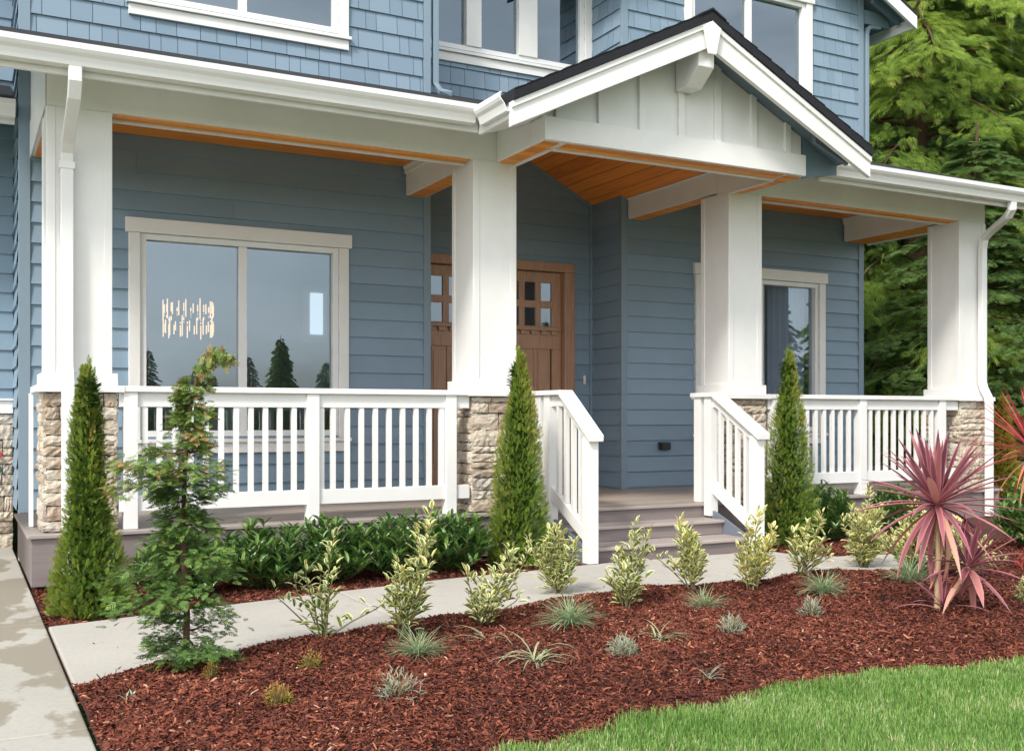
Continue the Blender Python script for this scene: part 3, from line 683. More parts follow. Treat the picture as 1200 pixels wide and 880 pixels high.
# end panels closing the shed roof at the sides (white boards)
for x0,x1 in ((.512,.53),(9.63,9.648)):
    mb=MB()
    for za,zb in ((3.47,3.64),(3.645,3.82),(3.825,4.0)):
        ya=lambda z:max(7.50,6.87+(z+.05-3.398)/.352)
        mb.prism([(x0,ya(za),za),(x0,W-.03,za),(x0,W-.03,zb),(x0,ya(zb),zb)],(x1-x0,0,0))
    mb.prism([(x0-.006,7.50,3.181),(x0-.006,W-.03,3.181),(x0-.006,W-.03,3.466),(x0-.006,7.50,3.466)],(.006,0,0))
    obj('end_panel',mb,'white',house,bev=.002)
# ceilings
mb=MB(); mb.box(.53,3.84,7.68,W-.016,3.47,3.49); mb.box(6.36,9.62,7.68,W-.016,3.47,3.49)
obj('porch_ceiling',mb,'cedar',house)
vz=lambda x:3.97-.503*abs(x-5.06)
mb=MB()
for s,xe_ in ((-1,3.88),(1,6.23)):
    mb.prism([(5.06,6.93,vz(5.06)),(xe_,6.93,vz(xe_)),(xe_,D-.016,vz(xe_)),(5.06,D-.016,vz(5.06))],(0,0,.02))
obj('vaulted_ceiling',mb,'cedar_y',house)
mb=MB()
for s in (-1,1):
    xb=5.06+s*1.05; mb.prism([(5.06,D-.034,vz(5.06)-.001),(xb,D-.034,vz(xb)-.001),(xb,D-.034,vz(xb)-.04),(5.06,D-.034,vz(5.06)-.04)],(0,.017,0))
obj('rake_trim',mb,'blue_trim',house)
# gutters
GP=[(0,0),(0,-.035),(.012,-.055),(.032,-.075),(.045,-.105),(.052,-.125),(.14,-.125),(.14,.0),(.134,0),(.134,-.118),(.056,-.118),(.05,-.1),(.037,-.072),(.016,-.048),(.006,-.032),(.006,-.006),(.018,-.006),(.018,0)]
def gutter(x0,x1,name='gutter'):
    m=MB(); y0=6.82; z0=3.395; n=len(GP)
    m.prism([(x0,y0+p,z0+q) for p,q in GP],(x1-x0,0,0)); return obj(name,m,'white_metal',house)
gutter(-.3,3.33); gutter(6.75,9.99)
mb=MB(); y0=6.425
mb.prism([(3.30+p,y0,3.375+q) for p,q in GP],(0,6.82-y0+.02,0)); obj('gutter',mb,'white_metal',house)
mb=MB(); mb.box(-.3,3.40,6.965,6.995,3.232,3.40); mb.box(6.78,9.99,6.965,6.995,3.232,3.40); mb.box(3.40,3.43,6.45,6.963,3.215,3.36)
obj('fascia',mb,'white',house,bev=.003)
mb=MB()
for x0,x1 in ((-.3,3.431),(6.36,9.98)): mb.prism([(x0,6.996,3.25),(x1,6.996,3.25),(x1,7.502,3.42),(x0,7.502,3.42)],(0,0,.015))
mb.prism([(3.432,6.45,3.24),(3.432,6.996,3.24),(3.82,6.996,3.36),(3.82,6.45,3.36)],(0,0,.012))
mb.prism([(3.432,6.997,3.24),(3.82,6.997,3.36),(3.82,7.502,3.42)],(0,0,.012)); mb.prism([(3.432,6.997,3.245),(3.82,7.502,3.42),(3.432,7.502,3.42)],(0,0,.012))
obj('eave_soffit',mb,'white',house)
# left low eave
mb=MB(); mb.prism([(-4,9.0+p,3.60+q) for p,q in GP],(4.40,0,0)); mb.box(-4,.40,9.145,9.175,3.44,3.60); obj('gutter',mb,'white_metal',house)
# downspouts
mb=MB(); mb.rect_tube([(.635,6.90,3.285),(.635,6.905,3.19),(.635,6.96,3.11),(.635,7.36,2.93),(.635,7.43,2.87),(.635,7.445,2.78),(.635,7.445,1.50),(.635,7.43,1.44),(.635,7.375,1.34),(.635,7.365,1.27),(.635,7.365,.1)],.078,.055); obj('downspout',mb,'white_metal',house,bev=.006)
mb=MB(); mb.rect_tube([(9.27,6.90,3.285),(9.27,6.905,3.20),(9.30,6.97,3.14),(9.49,7.33,3.05),(9.525,7.42,3.0),(9.53,7.445,2.90),(9.53,7.445,1.50),(9.53,7.43,1.44),(9.53,7.375,1.34),(9.53,7.365,1.27),(9.53,7.365,.1)],.078,.055); obj('downspout',mb,'white_metal',house,bev=.006)
for z in (2.85,): 
    mb=MB(); mb.box(.588,.682,7.412,7.478,z-.09,z-.045); obj('strap',mb,'white_metal',house)
mb=MB(); mb.rect_tube([(4.02,W+.02,7.0),(4.02,W+.02,4.30),(4.06,W-.02,4.22),(4.16,W-.06,4.205)],.06,.05)
mb.rect_tube([(9.635,W-.01,3.8),(9.635,W-.01,5.72),(9.66,W-.01,5.79),(9.72,W-.01,5.82),(9.86,W-.01,5.83)],.05,.05); obj('downspout',mb,'blue_trim',house,bev=.006)
# upper roof
mb=MB(); uz=lambda x:7.02-.5*abs(x-7.85)
for s,xe_ in ((-1,5.6),(1,10.1)):
    mb.prism([(7.85,8.8,uz(7.85)),(xe_,8.8,uz(xe_)),(xe_,18,uz(xe_)),(7.85,18,uz(7.85))],(0,0,.05))
mb.prism([(-4.5,8.6,6.95),(5.9,8.6,6.95),(5.9,13,8.6),(-4.5,13,8.6)],(0,0,.06)); mb.prism([(-4.5,13,8.6),(5.9,13,8.6),(5.9,18,6.95),(-4.5,18,6.95)],(0,0,.06))
obj('upper_roof',mb,'roof',house)
mb=MB(); mb.prism([(7.85,8.83,uz(7.85)-.022),(10.09,8.83,uz(10.09)-.022),(10.09,18,uz(10.09)-.022),(7.85,18,uz(7.85)-.022)],(0,0,.02))
for yy_ in (8.98,9.5): mb.prism([(9.585,yy_,uz(9.585)-.12),(10.02,yy_,uz(10.02)-.09),(10.02,yy_,uz(10.02)-.024),(9.585,yy_,uz(9.585)-.024)],(0,.04,0))
mb.box(9.585,9.98,9.11,9.13,5.83,5.99)
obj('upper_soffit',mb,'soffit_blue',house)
mb=MB(); mb.prism([(7.85,8.79,uz(7.85)-.15),(10.1,8.79,uz(10.1)-.15),(10.1,8.79,uz(10.1)+.0),(7.85,8.79,uz(7.85)+.0)],(0,.035,0)); mb.box(10.065,10.1,8.83,18,5.76,5.885); obj('barge_board',mb,'white',house,bev=.003)
# hidden bulk of the house: back and sides
mb=MB(); mb.add([(-4,9.9,0),(-4,18,0),(-4,18,7),(-4,9.9,7),(9.56,18,0),(9.56,18,7)],[(0,1,2,3),(1,4,5,2)]); obj('rear_wall',mb,'blue',house)

# ---- deck and steps
mb=MB(); mb.box(.55,9.66,7.55,D,.355,.38); obj('deck',mb,'deck',house)
mb=MB(); mb.box(.395,9.78,7.385,7.546,.352,.379); mb.box(.395,.546,7.548,9.12,.352,.379); mb.box(9.664,9.78,7.548,9.12,.352,.379); obj('deck_border',mb,'tread',house,bev=.005)
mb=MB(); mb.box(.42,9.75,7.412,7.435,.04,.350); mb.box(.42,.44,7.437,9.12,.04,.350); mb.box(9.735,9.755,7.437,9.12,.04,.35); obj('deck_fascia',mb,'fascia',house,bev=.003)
st=MB(); SX0,SX1=4.27,5.84
mbt=MB()
mbt.box(SX0,SX1,7.13,7.41,.226,.253); mbt.box(SX0,SX1,6.83,7.155,.099,.126+.002)
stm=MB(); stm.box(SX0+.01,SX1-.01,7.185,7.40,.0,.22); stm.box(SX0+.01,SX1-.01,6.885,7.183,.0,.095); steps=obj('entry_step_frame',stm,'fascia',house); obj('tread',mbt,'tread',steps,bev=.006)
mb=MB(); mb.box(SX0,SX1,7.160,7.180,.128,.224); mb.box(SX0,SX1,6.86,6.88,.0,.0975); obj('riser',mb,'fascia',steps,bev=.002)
mb=MB()
for x0 in (SX0-.035,SX1+.003): mb.prism([(x0,7.41,.0),(x0,7.41,.345),(x0,7.38,.345),(x0,7.10,.24),(x0,6.80,.115),(x0,6.80,.0)],(.032,0,0))
obj('stringer',mb,'stringer',steps,bev=.002)

# ---- columns
def column(x0,x1,seed):
    y0,y1=7.50,7.90
    s=MB(); s.box(x0,x1,y0,y1,1.43,3.18)
    t=.014; w=.05   # thin edge boards on front and left faces
    for a,b in ((x0-.001,x0+w),(x1-w,x1+.001)): s.box(a,b,y0-t*.45,y0+.01,1.43,3.178)
    for a,b in ((y0-.004,y0+w),(y1-w,y1+.001)): s.box(x0-t*.45,x0+.01,a,b,1.43,3.177)
    col=obj('porch_column',s,'white',house,bev=.003)
    k=MB(); k.box(x0-.035,x1+.035,y0-.03,y1+.03,1.345,1.428); k.box(x0-.075,x1+.075,y0-.07,y1+.06,1.30,1.344); obj('column_cap',k,'white',col,bev=.004)
    m=MB(); a0,a1,b0,b1=x0+.0,x1-.0,y0+.0,y1
    core=MB(); core.box(a0-.008,a1+.008,b0-.008,b1+.008,.381,1.299); obj('gap_core',core,'gap_shade',col)
    stones(m,None,(a0-.03,b0-.008),(1,0),(0,-1),a1-a0+.06,.385,1.297,seed); stones(m,None,(a0-.008,b1+.02),(0,-1),(-1,0),b1-b0+.05,.385,1.297,seed+1); stones(m,None,(a1+.008,b0-.03),(0,1),(1,0),b1-b0+.05,.385,1.297,seed+2)
    obj('stone_base',m,'stone',col)
for i,(a,b) in enumerate(((.52,.92),(3.62,4.0),(6.19,6.57),(9.24,9.64))): column(a,b,20+i*7)
mb=MB(); mb.box(.437,.462,7.92,8.0,.382,1.30); obj('side_post',mb,'white',house)

# ---- railings
def baluster_mesh():
    m=MB(); m.box(-.018,.018,-.016,.016,0,.60); return m.mesh('baluster','white')
BM=baluster_mesh()
def put_bal(par,x,y,z,h=.6):
    o=bpy.data.objects.new('baluster',BM); C.objects.link(o); o.parent=par; off=OFF[par.name]; o.location=(x-off[0],y-off[1],z-off[2]); o.scale=(1,1,h/.6)
def rail(x0,x1,posts,bals):
    m=MB(); m.box(x0,x1,7.435,7.56,1.305,1.345); r=obj('porch_railing',m,'white',house,bev=.004)
    m=MB(); m.box(x0+.03,x1-.03,7.475,7.52,1.205,1.3045); m.box(x0+.03,x1-.03,7.47,7.525,.497,.604); obj('rail',m,'white',r,bev=.003)
    for p in posts: 
        m=MB(); m.box(p,p+.09,7.45,7.54,.3805,1.3045); obj('post',m,'white',r,bev=.003)
    for b in bals: put_bal(r,b,7.4975,.604)
rail(.93,3.60,(.99,2.255,3.36),[1.13]+[1.225+.1045*k for k in range(10)]+[2.372]+[2.46+.1105*k for k in range(8)]+[3.335])
rail(6.60,9.22,(6.66,7.775,8.895),[6.80+.108*k for k in range(9)]+[7.95+.108*k for k in range(9)])
def step_rail(xc,name):
    w=.045; yt,yb=7.40,6.74; zt,zb=1.345,.985; ys_=7.12 if xc<5 else 7.26
    r=MB(); r.prism([(xc-.065,7.56,zt-.035),(xc-.065,ys_,zt-.035),(xc-.065,6.66,zb-.035),(xc-.065,6.655,zb+.012),(xc-.065,ys_-.01,zt+.003),(xc-.065,7.56,zt+.003)],(.13,0,0)); R=obj('step_railing',r,'white',house,bev=.004)
    m=MB(); m.box(xc-w,xc+w,7.44,7.53,.3805,zt-.037); obj('post',m,'white',R,bev=.003)
    m=MB(); m.box(xc-w+.002,xc+w-.002,7.30,7.39,.27 if xc>5 else .27,zt-.038 if ys_<7.3 else zt-.06); 
    obj('post',m,'white',R,bev=.003)
    m=MB(); m.box(xc-w,xc+w,6.70,6.79,.03,zb-.0); obj('newel_post',m,'white',R,bev=.003)
    sl=(zt-zb)/(ys_-6.66); zz=lambda y:min(zt-.04,zb-.04+sl*(y-6.66))
    lo=lambda y:.30+.44*(y-6.79)
    m=MB(); m.prism([(xc-.02,7.30,zz(7.30)-.001),(xc-.02,ys_,zz(ys_)-.001),(xc-.02,6.79,zz(6.79)-.001),(xc-.02,6.79,zz(6.79)-.085),(xc-.02,ys_,zz(ys_)-.085),(xc-.02,7.30,zz(7.30)-.085)],(.04,0,0))
    m.prism([(xc-.025,7.30,.58),(xc-.025,6.79,.29),(xc-.025,6.79,.18),(xc-.025,7.30,.47)],(.05,0,0)); obj('rail',m,'white',R,bev=.003)
    for k in range(4):
        y=6.875+k*.11; b0=.285+(y-6.79)*.57; h=zz(y)-.07-b0; put_bal(R,xc,y,b0,h)
step_rail(4.235,'l'); step_rail(5.86,'r')

# ---- chandelier (hangs inside the dining room)
ch=empty('chandelier',(2.12,11.2,2.13),'lit chandelier of hanging glass rods behind the left porch window','chandelier')
mb=MB(); mb.tube([(2.12,11.2,2.2),(2.12,11.2,3.29)],.006,6); t=np.linspace(0,2*math.pi,25)
for z in (2.11,2.20): mb.tube([(2.12+.24*math.cos(a),11.2+.24*math.sin(a),z) for a in t],.008,5)
mb.tube([(1.88,11.2,2.2),(2.36,11.2,2.2)],.006,5); obj('frame',mb,'black',ch)
for k in range(44):
    a=2*math.pi*k/44; l=.075+.03*math.sin(k*1.3); mb=MB(); x,y=2.12+.25*math.cos(a),11.2+.25*math.sin(a); zc=2.24 if k%2 else 2.06
    mb.tube([(x,y,zc-l),(x,y,zc+l)],.0065,6); obj('glass_rod',mb,'candle',ch)

# ================================================================ PLANTS
KITE=(np.array([[0,0,0],[.4,.5,0],[1,0,0],[.4,-.5,0]]),[(0,1,2,3)],np.array([.3,.5,.6,.5]))
def fan(n=9,w=.13,ang=42,curl=-.12):
    """flat scale-leaf spray: stalk lobes left and right in one plane"""
    V=[];F=[];E=[]
    def lobe(x,y,a,l,ww):
        c,s_=math.cos(a),math.sin(a); b=len(V)
        for (p,q) in ((0,0),(.45,ww),(1,0),(.45,-ww)):
            X=x+c*p*l-s_*q*l; Y=y+s_*p*l+c*q*l; V.append((X,Y,curl*X*X+.03*math.sin(9*Y)))
        F.append((b,b+1,b+2,b+3)); E.extend([.2,.5,.8,.5])
    m=(n-1)//2
    for k in range(m):
        t=k/m; x=.08+.72*t; l=.42*(1-.45*t)
        for s_ in (-1,1): lobe(x+.02*s_,0,s_*math.radians(ang),l,w/.42*.42)
    lobe(.0,0,0,.55,.05); lobe(.5,0,0,.5,w)
    return np.array(V),F,np.array(E)
LEAF=(np.array([[0,0,0],[.28,.42,.10],[.28,0,0],[.28,-.42,.10],[.68,.38,.06],[.68,0,-.03],[.68,-.38,.06],[1,0,-.12]])*np.array([1,1,1]),
      [(0,2,1),(0,3,2),(1,2,5,4),(2,3,6,5),(4,5,7),(5,6,7)],np.array([.2,1,0,1,1,0,1,.8]))
def frames(dirs, up=None, roll=None):
    d=dirs/np.linalg.norm(dirs,axis=1,keepdims=True); u=np.tile([0,0,1.],(len(d),1)) if up is None else up
    s_=np.cross(u,d); nn=np.linalg.norm(s_,axis=1,keepdims=True); s_=np.where(nn<1e-3,np.array([[1.,0,0]]),s_/np.maximum(nn,1e-6)); w=np.cross(d,s_)
    if roll is not None:
        c,q=np.cos(roll)[:,None],np.sin(roll)[:,None]; s_,w=s_*c+w*q,w*c-s_*q
    return d,s_,w
def scatter(mb,tpl,P,dirs,L,Wd,a,up=None,roll=None):
    T,F,E=tpl; d,s_,w=frames(dirs,up,roll); L=np.broadcast_to(L,(len(P),)); Wd=np.broadcast_to(Wd,(len(P),))
    V=P[:,None,:]+d[:,None,:]*(T[None,:,0,None]*L[:,None,None])+s_[:,None,:]*(T[None,:,1,None]*Wd[:,None,None])+w[:,None,:]*(T[None,:,2,None]*L[:,None,None])
    mb.arrays(V,F,np.clip(a,0,1),E)
def unit(n):
    v=rng.normal(size=(n,3)); return v/np.linalg.norm(v,axis=1,keepdims=True)

# ---- columnar arborvitae
FAN=fan(9,.12); FANS=fan(7,.18); FANH=fan(9,.15,44)
def arborvitae(name,loc,h,r,label,mat='arb',n=6500,group='clipped conifer cones planted along the porch'):
    t=empty(name,loc,label,'arborvitae',group); x,y,z=loc; thin=1.0 if h>1.55 else .0
    mb=MB(); mb.tube([(x,y,z-.03),(x+.01,y,z+h*.5),(x,y,z+h*.95)],[.02,.012,.003],7,.3); obj('trunk',mb,'bark',t)
    u=rng.random(n)**1.25; ang=rng.uniform(0,2*math.pi,n)
    prof=np.interp(u,[0,.1,.3,.55,.8,1],[.85,1,.9,.66,.34,.06])
    prof=prof*(1-(1-thin)*.30*np.sin(np.clip(u*1.1,0,1)*math.pi)**1.5); ph=rng.uniform(0,6.28); prof=prof*(1+.10*np.sin(u*rng.uniform(5,11)+ph)); lump=1+.12*np.sin(ang*3+u*9+ph)+.08*np.sin(ang*7-u*23)
    rr=r*prof*lump*rng.uniform(.62,1.02,n)
    lx,ly=rng.normal(0,.02,2); P=np.stack([x+rr*np.cos(ang)+lx*u,y+rr*np.sin(ang)+ly*u,z+.02+u*h*.93],-1)
    tilt=rng.uniform(.5,1.5,n)+u*1.2
    dr=np.stack([np.cos(ang)+rng.normal(0,.35,n),np.sin(ang)+rng.normal(0,.35,n),tilt],-1)
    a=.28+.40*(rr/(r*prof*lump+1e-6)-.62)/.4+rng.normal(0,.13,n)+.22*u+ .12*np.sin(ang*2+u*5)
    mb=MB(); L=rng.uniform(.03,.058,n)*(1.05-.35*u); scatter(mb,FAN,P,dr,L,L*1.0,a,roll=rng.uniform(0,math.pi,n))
    m=60; u2=rng.uniform(.8,1.0,m); P2=np.stack([x+rng.normal(0,.012,m),y+rng.normal(0,.012,m),z+h*u2*.97],-1)
    scatter(mb,FANS,P2,np.stack([rng.normal(0,.25,m),rng.normal(0,.25,m),np.ones(m)],-1),rng.uniform(.03,.06,m),.04,.7+rng.normal(0,.15,m),roll=rng.uniform(0,3,m))
    # inner mass of dark sprays keeps the cone from being see-through
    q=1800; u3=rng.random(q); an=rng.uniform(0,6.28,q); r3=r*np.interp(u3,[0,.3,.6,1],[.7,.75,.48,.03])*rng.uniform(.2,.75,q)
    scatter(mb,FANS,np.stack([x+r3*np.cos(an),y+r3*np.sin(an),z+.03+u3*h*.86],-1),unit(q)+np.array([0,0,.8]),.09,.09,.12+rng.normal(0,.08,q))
    obj('foliage',mb,mat,t); return t
arborvitae('arborvitae',(.66,6.36,.0),1.50,.205,'tall narrow arborvitae in front of the leftmost porch column')
arborvitae('arborvitae',(3.74,6.98,.0),1.70,.235,'narrow arborvitae between the white railing and the left handrail of the steps',n=7600)
arborvitae('arborvitae',(6.43,7.0,.0),1.80,.235,'narrow arborvitae right of the entry steps in front of the stone column',n=7600)
arborvitae('golden_conifer',(10.55,7.98,.2),1.20,.24,'small golden green conifer cone beyond the right end of the porch',mat='arb_gold',group='')

# ---- hinoki cypress
def hinoki():
    L0=(.86,4.60,.05); t=empty('cypress_tree',L0,'small open branched hinoki cypress with drooping tip left in the mulch bed','tree'); x,y,z=L0
    tr=np.array([(0,0,-.05),(.005,0,.25),(-.01,.01,.55),(-.005,0,.85),(.02,0,1.12),(.05,0,1.28),(.10,-.01,1.345),(.17,-.02,1.33)])*np.array([1,1,1])+np.array(L0)
    mb=MB(); mb.tube(tr,[.016,.014,.012,.009,.007,.005,.004,.002],7,.5)
    fo=MB(); 
    def trunk_at(h): return np.array([np.interp(h,tr[:,2]-z,tr[:,0]),np.interp(h,tr[:,2]-z,tr[:,1]),z+h])
    hs_=[.06,.10,.14,.18,.24,.28,.32,.36,.42,.46,.50,.54,.58,.62,.66,.70,.73,.76,.79,.82,.86,.90,.94,.98,1.02,1.06,1.10,1.14,1.18,1.22]
    for i,h in enumerate(hs_):
      for rep in range(2 if i%3 else 1):
        ang=random.uniform(0,6.28) if rep else i*2.4
        ln=np.interp(h,[0,.1,.4,.55,.7,.86,1.0,1.25],[.22,.31,.27,.17,.13,.18,.10,.04])*random.uniform(.5,1.2)
        if .82<=h<=.90 and rep==0 and i%2: ang=math.pi+.3; ln=.29
        b0=trunk_at(h); dirv=np.array([math.cos(ang),math.sin(ang),.12]); pts=[b0]
        for k in range(1,6):
            s_=k/5; pts.append(b0+dirv*ln*s_+np.array([0,0,-.22*ln*s_*s_ + .06*ln*math.sin(s_*5+i)])+np.array([0,0,0]))
        mb.tube(pts,np.linspace(.0055,.0015,6),4,.6)
        P=np.array(pts); m=int((30+ln*310)*(1.5 if h>.6 else 1.15)); s_=rng.uniform(.12,1.05,m); Q=np.stack([np.interp(s_,np.linspace(0,1,6),P[:,j]) for j in range(3)],-1)
        side=np.array([-math.sin(ang),math.cos(ang),0]); q=rng.normal(0,.33,m)*ln*(1.15-s_*.6)
        Q+=side*q[:,None]+np.array([0,0,1])*rng.normal(.008,.02,m)[:,None]
        dd=np.array([math.cos(ang),math.sin(ang),-.1])[None,:]*.8+side[None,:]*np.sign(q)[:,None]*rng.uniform(.2,1.1,m)[:,None]+rng.normal(0,.3,(m,3))
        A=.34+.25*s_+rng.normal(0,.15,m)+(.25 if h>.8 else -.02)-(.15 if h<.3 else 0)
        l=rng.uniform(.028,.060,m); scatter(fo,FANH,Q,dd,l,l*1.3,A,roll=rng.normal(0,.35,m))
    m=150; s_=rng.uniform(.72,1.0,m); hh=s_*1.345; Q=np.stack([np.interp(s_,np.linspace(0,1,8),tr[:,j]) for j in range(3)],-1)+rng.normal(0,.016,(m,3))
    scatter(fo,FANS,Q,rng.normal(0,.6,(m,3))+np.array([.5,0,-.1]),.045,.05,.85+rng.normal(0,.15,m),roll=rng.uniform(0,3,m))
    obj('trunk',mb,'bark',t); obj('foliage',fo,'hinoki',t)
hinoki()

# ---- cherry laurel shrubs along the deck
def laurel_mesh(seed,r,h,shoots=150):
    g=np.random.default_rng(seed); mb=MB(); st_=MB()
    for k in range(shoots):
        a=g.uniform(0,6.28); q=math.sqrt(g.random()); tx,ty=r*q*math.cos(a),r*q*math.sin(a); tz=h*(1-.55*q**3)*g.uniform(.45,1.05)
        p=np.array([(tx*.15,ty*.15,0),(tx*.6,ty*.6,tz*.5),(tx,ty,tz)]); st_.tube(p,[.005,.004,.002],4,.3)
        n=g.integers(18,28); s_=g.uniform(.06,1.0,n)**.8; P=np.stack([np.interp(s_,[0,.5,1],p[:,j]) for j in range(3)],-1)
        an=np.arange(n)*2.4+g.random(); el=g.uniform(.25,.9,n)+s_*.6
        D_=np.stack([np.cos(an),np.sin(an),el],-1)+np.array([tx,ty,0])/r*.35
        L=g.uniform(.065,.105,n); scatter(mb,LEAF,P,D_,L,L*.28,g.normal(.45,.2,n)+(.25*(s_>.9)))
    return mb,st_
LAUREL=[]
lst=[(1.28,6.85,.40),(1.78,6.88,.44),(2.28,6.92,.45),(2.76,6.95,.45),(3.18,7.0,.44)]
names=['leftmost dark green laurel shrub, behind the small cypress tree','dark green laurel shrub below the left half of the porch railing, second from the left','laurel shrub below the middle post of the left porch railing','glossy laurel shrub fourth from the left along the deck','rightmost laurel of the left row, beside the middle arborvitae']
def laurel(loc,r,h,label,seed,group='laurel shrubs along the deck edge'):
    t=empty('laurel_shrub',loc,label,'shrub',group); mb,s_=laurel_mesh(seed,r,h)
    mb.v=[v+np.array(loc) for v in mb.v]; s_.v=[v+np.array(loc) for v in s_.v]
    obj('stem',s_,'bark',t); obj('foliage',mb,'laurel',t)
for i,(x,y,h) in enumerate(lst): laurel((x,y,.0),.34,h-.02,names[i],50+i)
laurel((6.95,7.05,0),.27,.50,'dark laurel shrub below the right porch railing, next to the right arborvitae',60,'dark shrubs right of the steps')
laurel((7.7,6.95,0),.27,.46,'dark laurel shrub behind the pink spiky plant at the right railing',61,'dark shrubs right of the steps')
laurel((7.55,5.35,.08),.36,.55,'round dark green shrub at the right edge beside the pink spiky plant',62,'dark shrubs right of the steps')
laurel((8.35,5.9,.05),.36,.60,'dark green shrub at the right picture edge under the golden conifer',63,'dark shrubs right of the steps')

# ---- variegated euonymus
def euonymus(loc,h,r,label,seed,yel=0.,n_st=9,dens=1.):
    g=np.random.default_rng(seed); t=empty('variegated_shrub',loc,label,'shrub','variegated shrubs along the walk'); lo=np.array(loc); mb=MB(); st_=MB(); lean=g.normal(0,.07,2)
    for k in range(n_st):
        a=g.uniform(0,6.28); q=g.uniform(.25,1.45)*r; hh=h*(1.0 if k==0 else g.uniform(.3,.92)); 
        if k==0: q=.12*r; hh=h*g.uniform(.92,1.08)
        p=np.array([(g.normal(0,.015),g.normal(0,.015),-.02),(q*.45*math.cos(a),q*.45*math.sin(a),hh*.45),(q*.85*math.cos(a)+g.normal(0,.01),q*.85*math.sin(a),hh*.8),(q*math.cos(a),q*math.sin(a),hh)]); p[:,0]+=lean[0]*p[:,2]/h; p[:,1]+=lean[1]*p[:,2]/h
        st_.tube(p+lo,[.005,.004,.003,.0015],5,g.random())
        n=int(hh/.0078*dens*g.uniform(.6,1.3)); s_=np.linspace(.16,1,n)+g.normal(0,.01,n); P=np.stack([np.interp(s_,[0,.45,.8,1],p[:,j]) for j in range(3)],-1)+g.normal(0,.004,(n,3))
        an=np.arange(n)*(math.pi)+ (np.arange(n)//2)*1.571+g.normal(0,.35,n); el=g.uniform(.15,1.6,n)+np.where(s_>.93,1.2,0)
        # short side twigs carry most leaves
        off=g.uniform(0,.075,n)*(1.2-s_); D_=np.stack([np.cos(an),np.sin(an),el],-1); P=P+D_*off[:,None]
        L=g.uniform(.034,.078,n)*(1.06-.3*s_)
        top=np.clip(s_-.6,0,1)
        scatter(mb,LEAF,P+lo,D_,L,L*.52,g.normal(.38+yel,.2,n)+top*.6,roll=g.normal(0,.3,n))
    obj('stem',st_,'euon_stem',t); obj('foliage',mb,'euon',t)
s_,c_=math.sin(TH),math.cos(TH)
def gp(px,py,z=.08):
    u=(px-600)/1230; d=(z-1.14)/((488-py)/1230); return (d*(s_+u*c_),d*(c_-u*s_),z)
def gpb(px,py):
    z=.08
    for _ in range(8):
        x,y,_z=gp(px,py,z); z=float(bed_h(x,y))
    return (x,y,z)
eu=[(378,748,.47,.22,0,8,.8,'loose variegated shrub with open stems, between the cypress and the tall upright variegated shrub'),
    (470,742,.56,.10,.12,8,1.15,'tall upright variegated shrub behind the leftmost blue grass tuft'),
    (565,732,.38,.17,.10,12,1.1,'low rounded variegated shrub before the middle arborvitae'),
    (655,700,.44,.13,.14,11,1.3,'dense variegated shrub at the foot of the left handrail, behind a green grass tuft'),
    (735,712,.47,.13,.05,9,1.0,'variegated shrub in front of the left side of the steps'),
    (812,692,.40,.14,.22,9,1.1,'yellow edged variegated shrub in front of the middle of the steps'),
    (880,688,.42,.10,.42,9,1.3,'yellowish variegated shrub below the right handrail of the steps'),
    (938,680,.36,.17,.26,9,1.0,'variegated shrub with yellow tips in front of the right arborvitae'),
    (1010,668,.56,.16,.30,16,1.4,'tall dense variegated shrub left of the pink spiky plant'),
    (1068,672,.48,.22,.30,16,1.4,'broad variegated shrub directly behind the pink spiky plant'),
    (1128,676,.38,.20,.30,14,1.4,'variegated shrub showing right of the trunk of the pink spiky plant')]
for i,(px,py,h,r,yl,ns,dn,lb) in enumerate(eu):
    l=gpb(px,py); euonymus(l,h,r,lb,200+i,yl,ns,dn)

# ---- grassy tufts
def strips(mb,P0,az,el,L,w,droop,a,seg=5):
    n=len(az); d=np.stack([np.cos(az),np.sin(az)],-1); sd_=np.stack([-np.sin(az),np.cos(az),0*az],-1)
    V=[];E=[]
    for k in range(seg+1):
        s__=k/seg; th=el-droop*s__*1.0
        if k==0: pos=P0.copy()
        else: pos=pos+np.concatenate([d*np.cos(th)[:,None],np.sin(th)[:,None]],-1)*(L/seg)[:,None]
        ww=(w*np.interp(s__,[0,.25,.7,1],[.6,1,.8,.05]))[:,None]
        fold=np.array([0,0,1])*ww*.45
        V+= [pos+sd_*ww+fold,pos,pos-sd_*ww+fold]; E+=[1,0,1]
    V=np.stack(V,1); F=[]
    for k in range(seg):
        b=3*k; F+=[(b,b+1,b+4,b+3),(b+1,b+2,b+5,b+4)]
    mb.arrays(V,F,np.clip(a,0,1),np.array(E,float))
def tuft(name,loc,n,L,w,mat,label,cat,group,seed,spread=1.0,droop=1.2,dead=.05):
    g=np.random.default_rng(seed); t=MB(); L=L*1.3; az=g.uniform(0,6.28,n); el=np.clip(g.normal(1.1/spread,.35,n),.15,1.5)
    P0=np.tile(np.array(loc),(n,1))+np.concatenate([g.normal(0,.012,(n,2)),np.zeros((n,1))],-1)
    a=g.normal(.45,.2,n)+(g.random(n)<dead)*.6
    strips(t,P0,az,el,g.uniform(.6,1.1,n)*L,g.uniform(.7,1.2,n)*w,g.uniform(.5,1.2,n)*droop,a)
    off=loc; o=bpy.data.objects.new(name,t.mesh(name,mat,True,off)); C.objects.link(o); o.location=loc; tag(o,label,cat,group); return o
gt='fescue tufts in the mulch bed'
tuft('grass_tuft',gpb(490,768),260,.14,.0016,'fescue','blue grey grass tuft leaning right, below the tall upright variegated shrub','grass tuft',gt,1,1.2)
tuft('grass_tuft',gpb(668,733),330,.17,.0017,'fescue','largest green grass tuft, in front of the dense variegated shrub by the left handrail','grass tuft',gt,2,1.1)
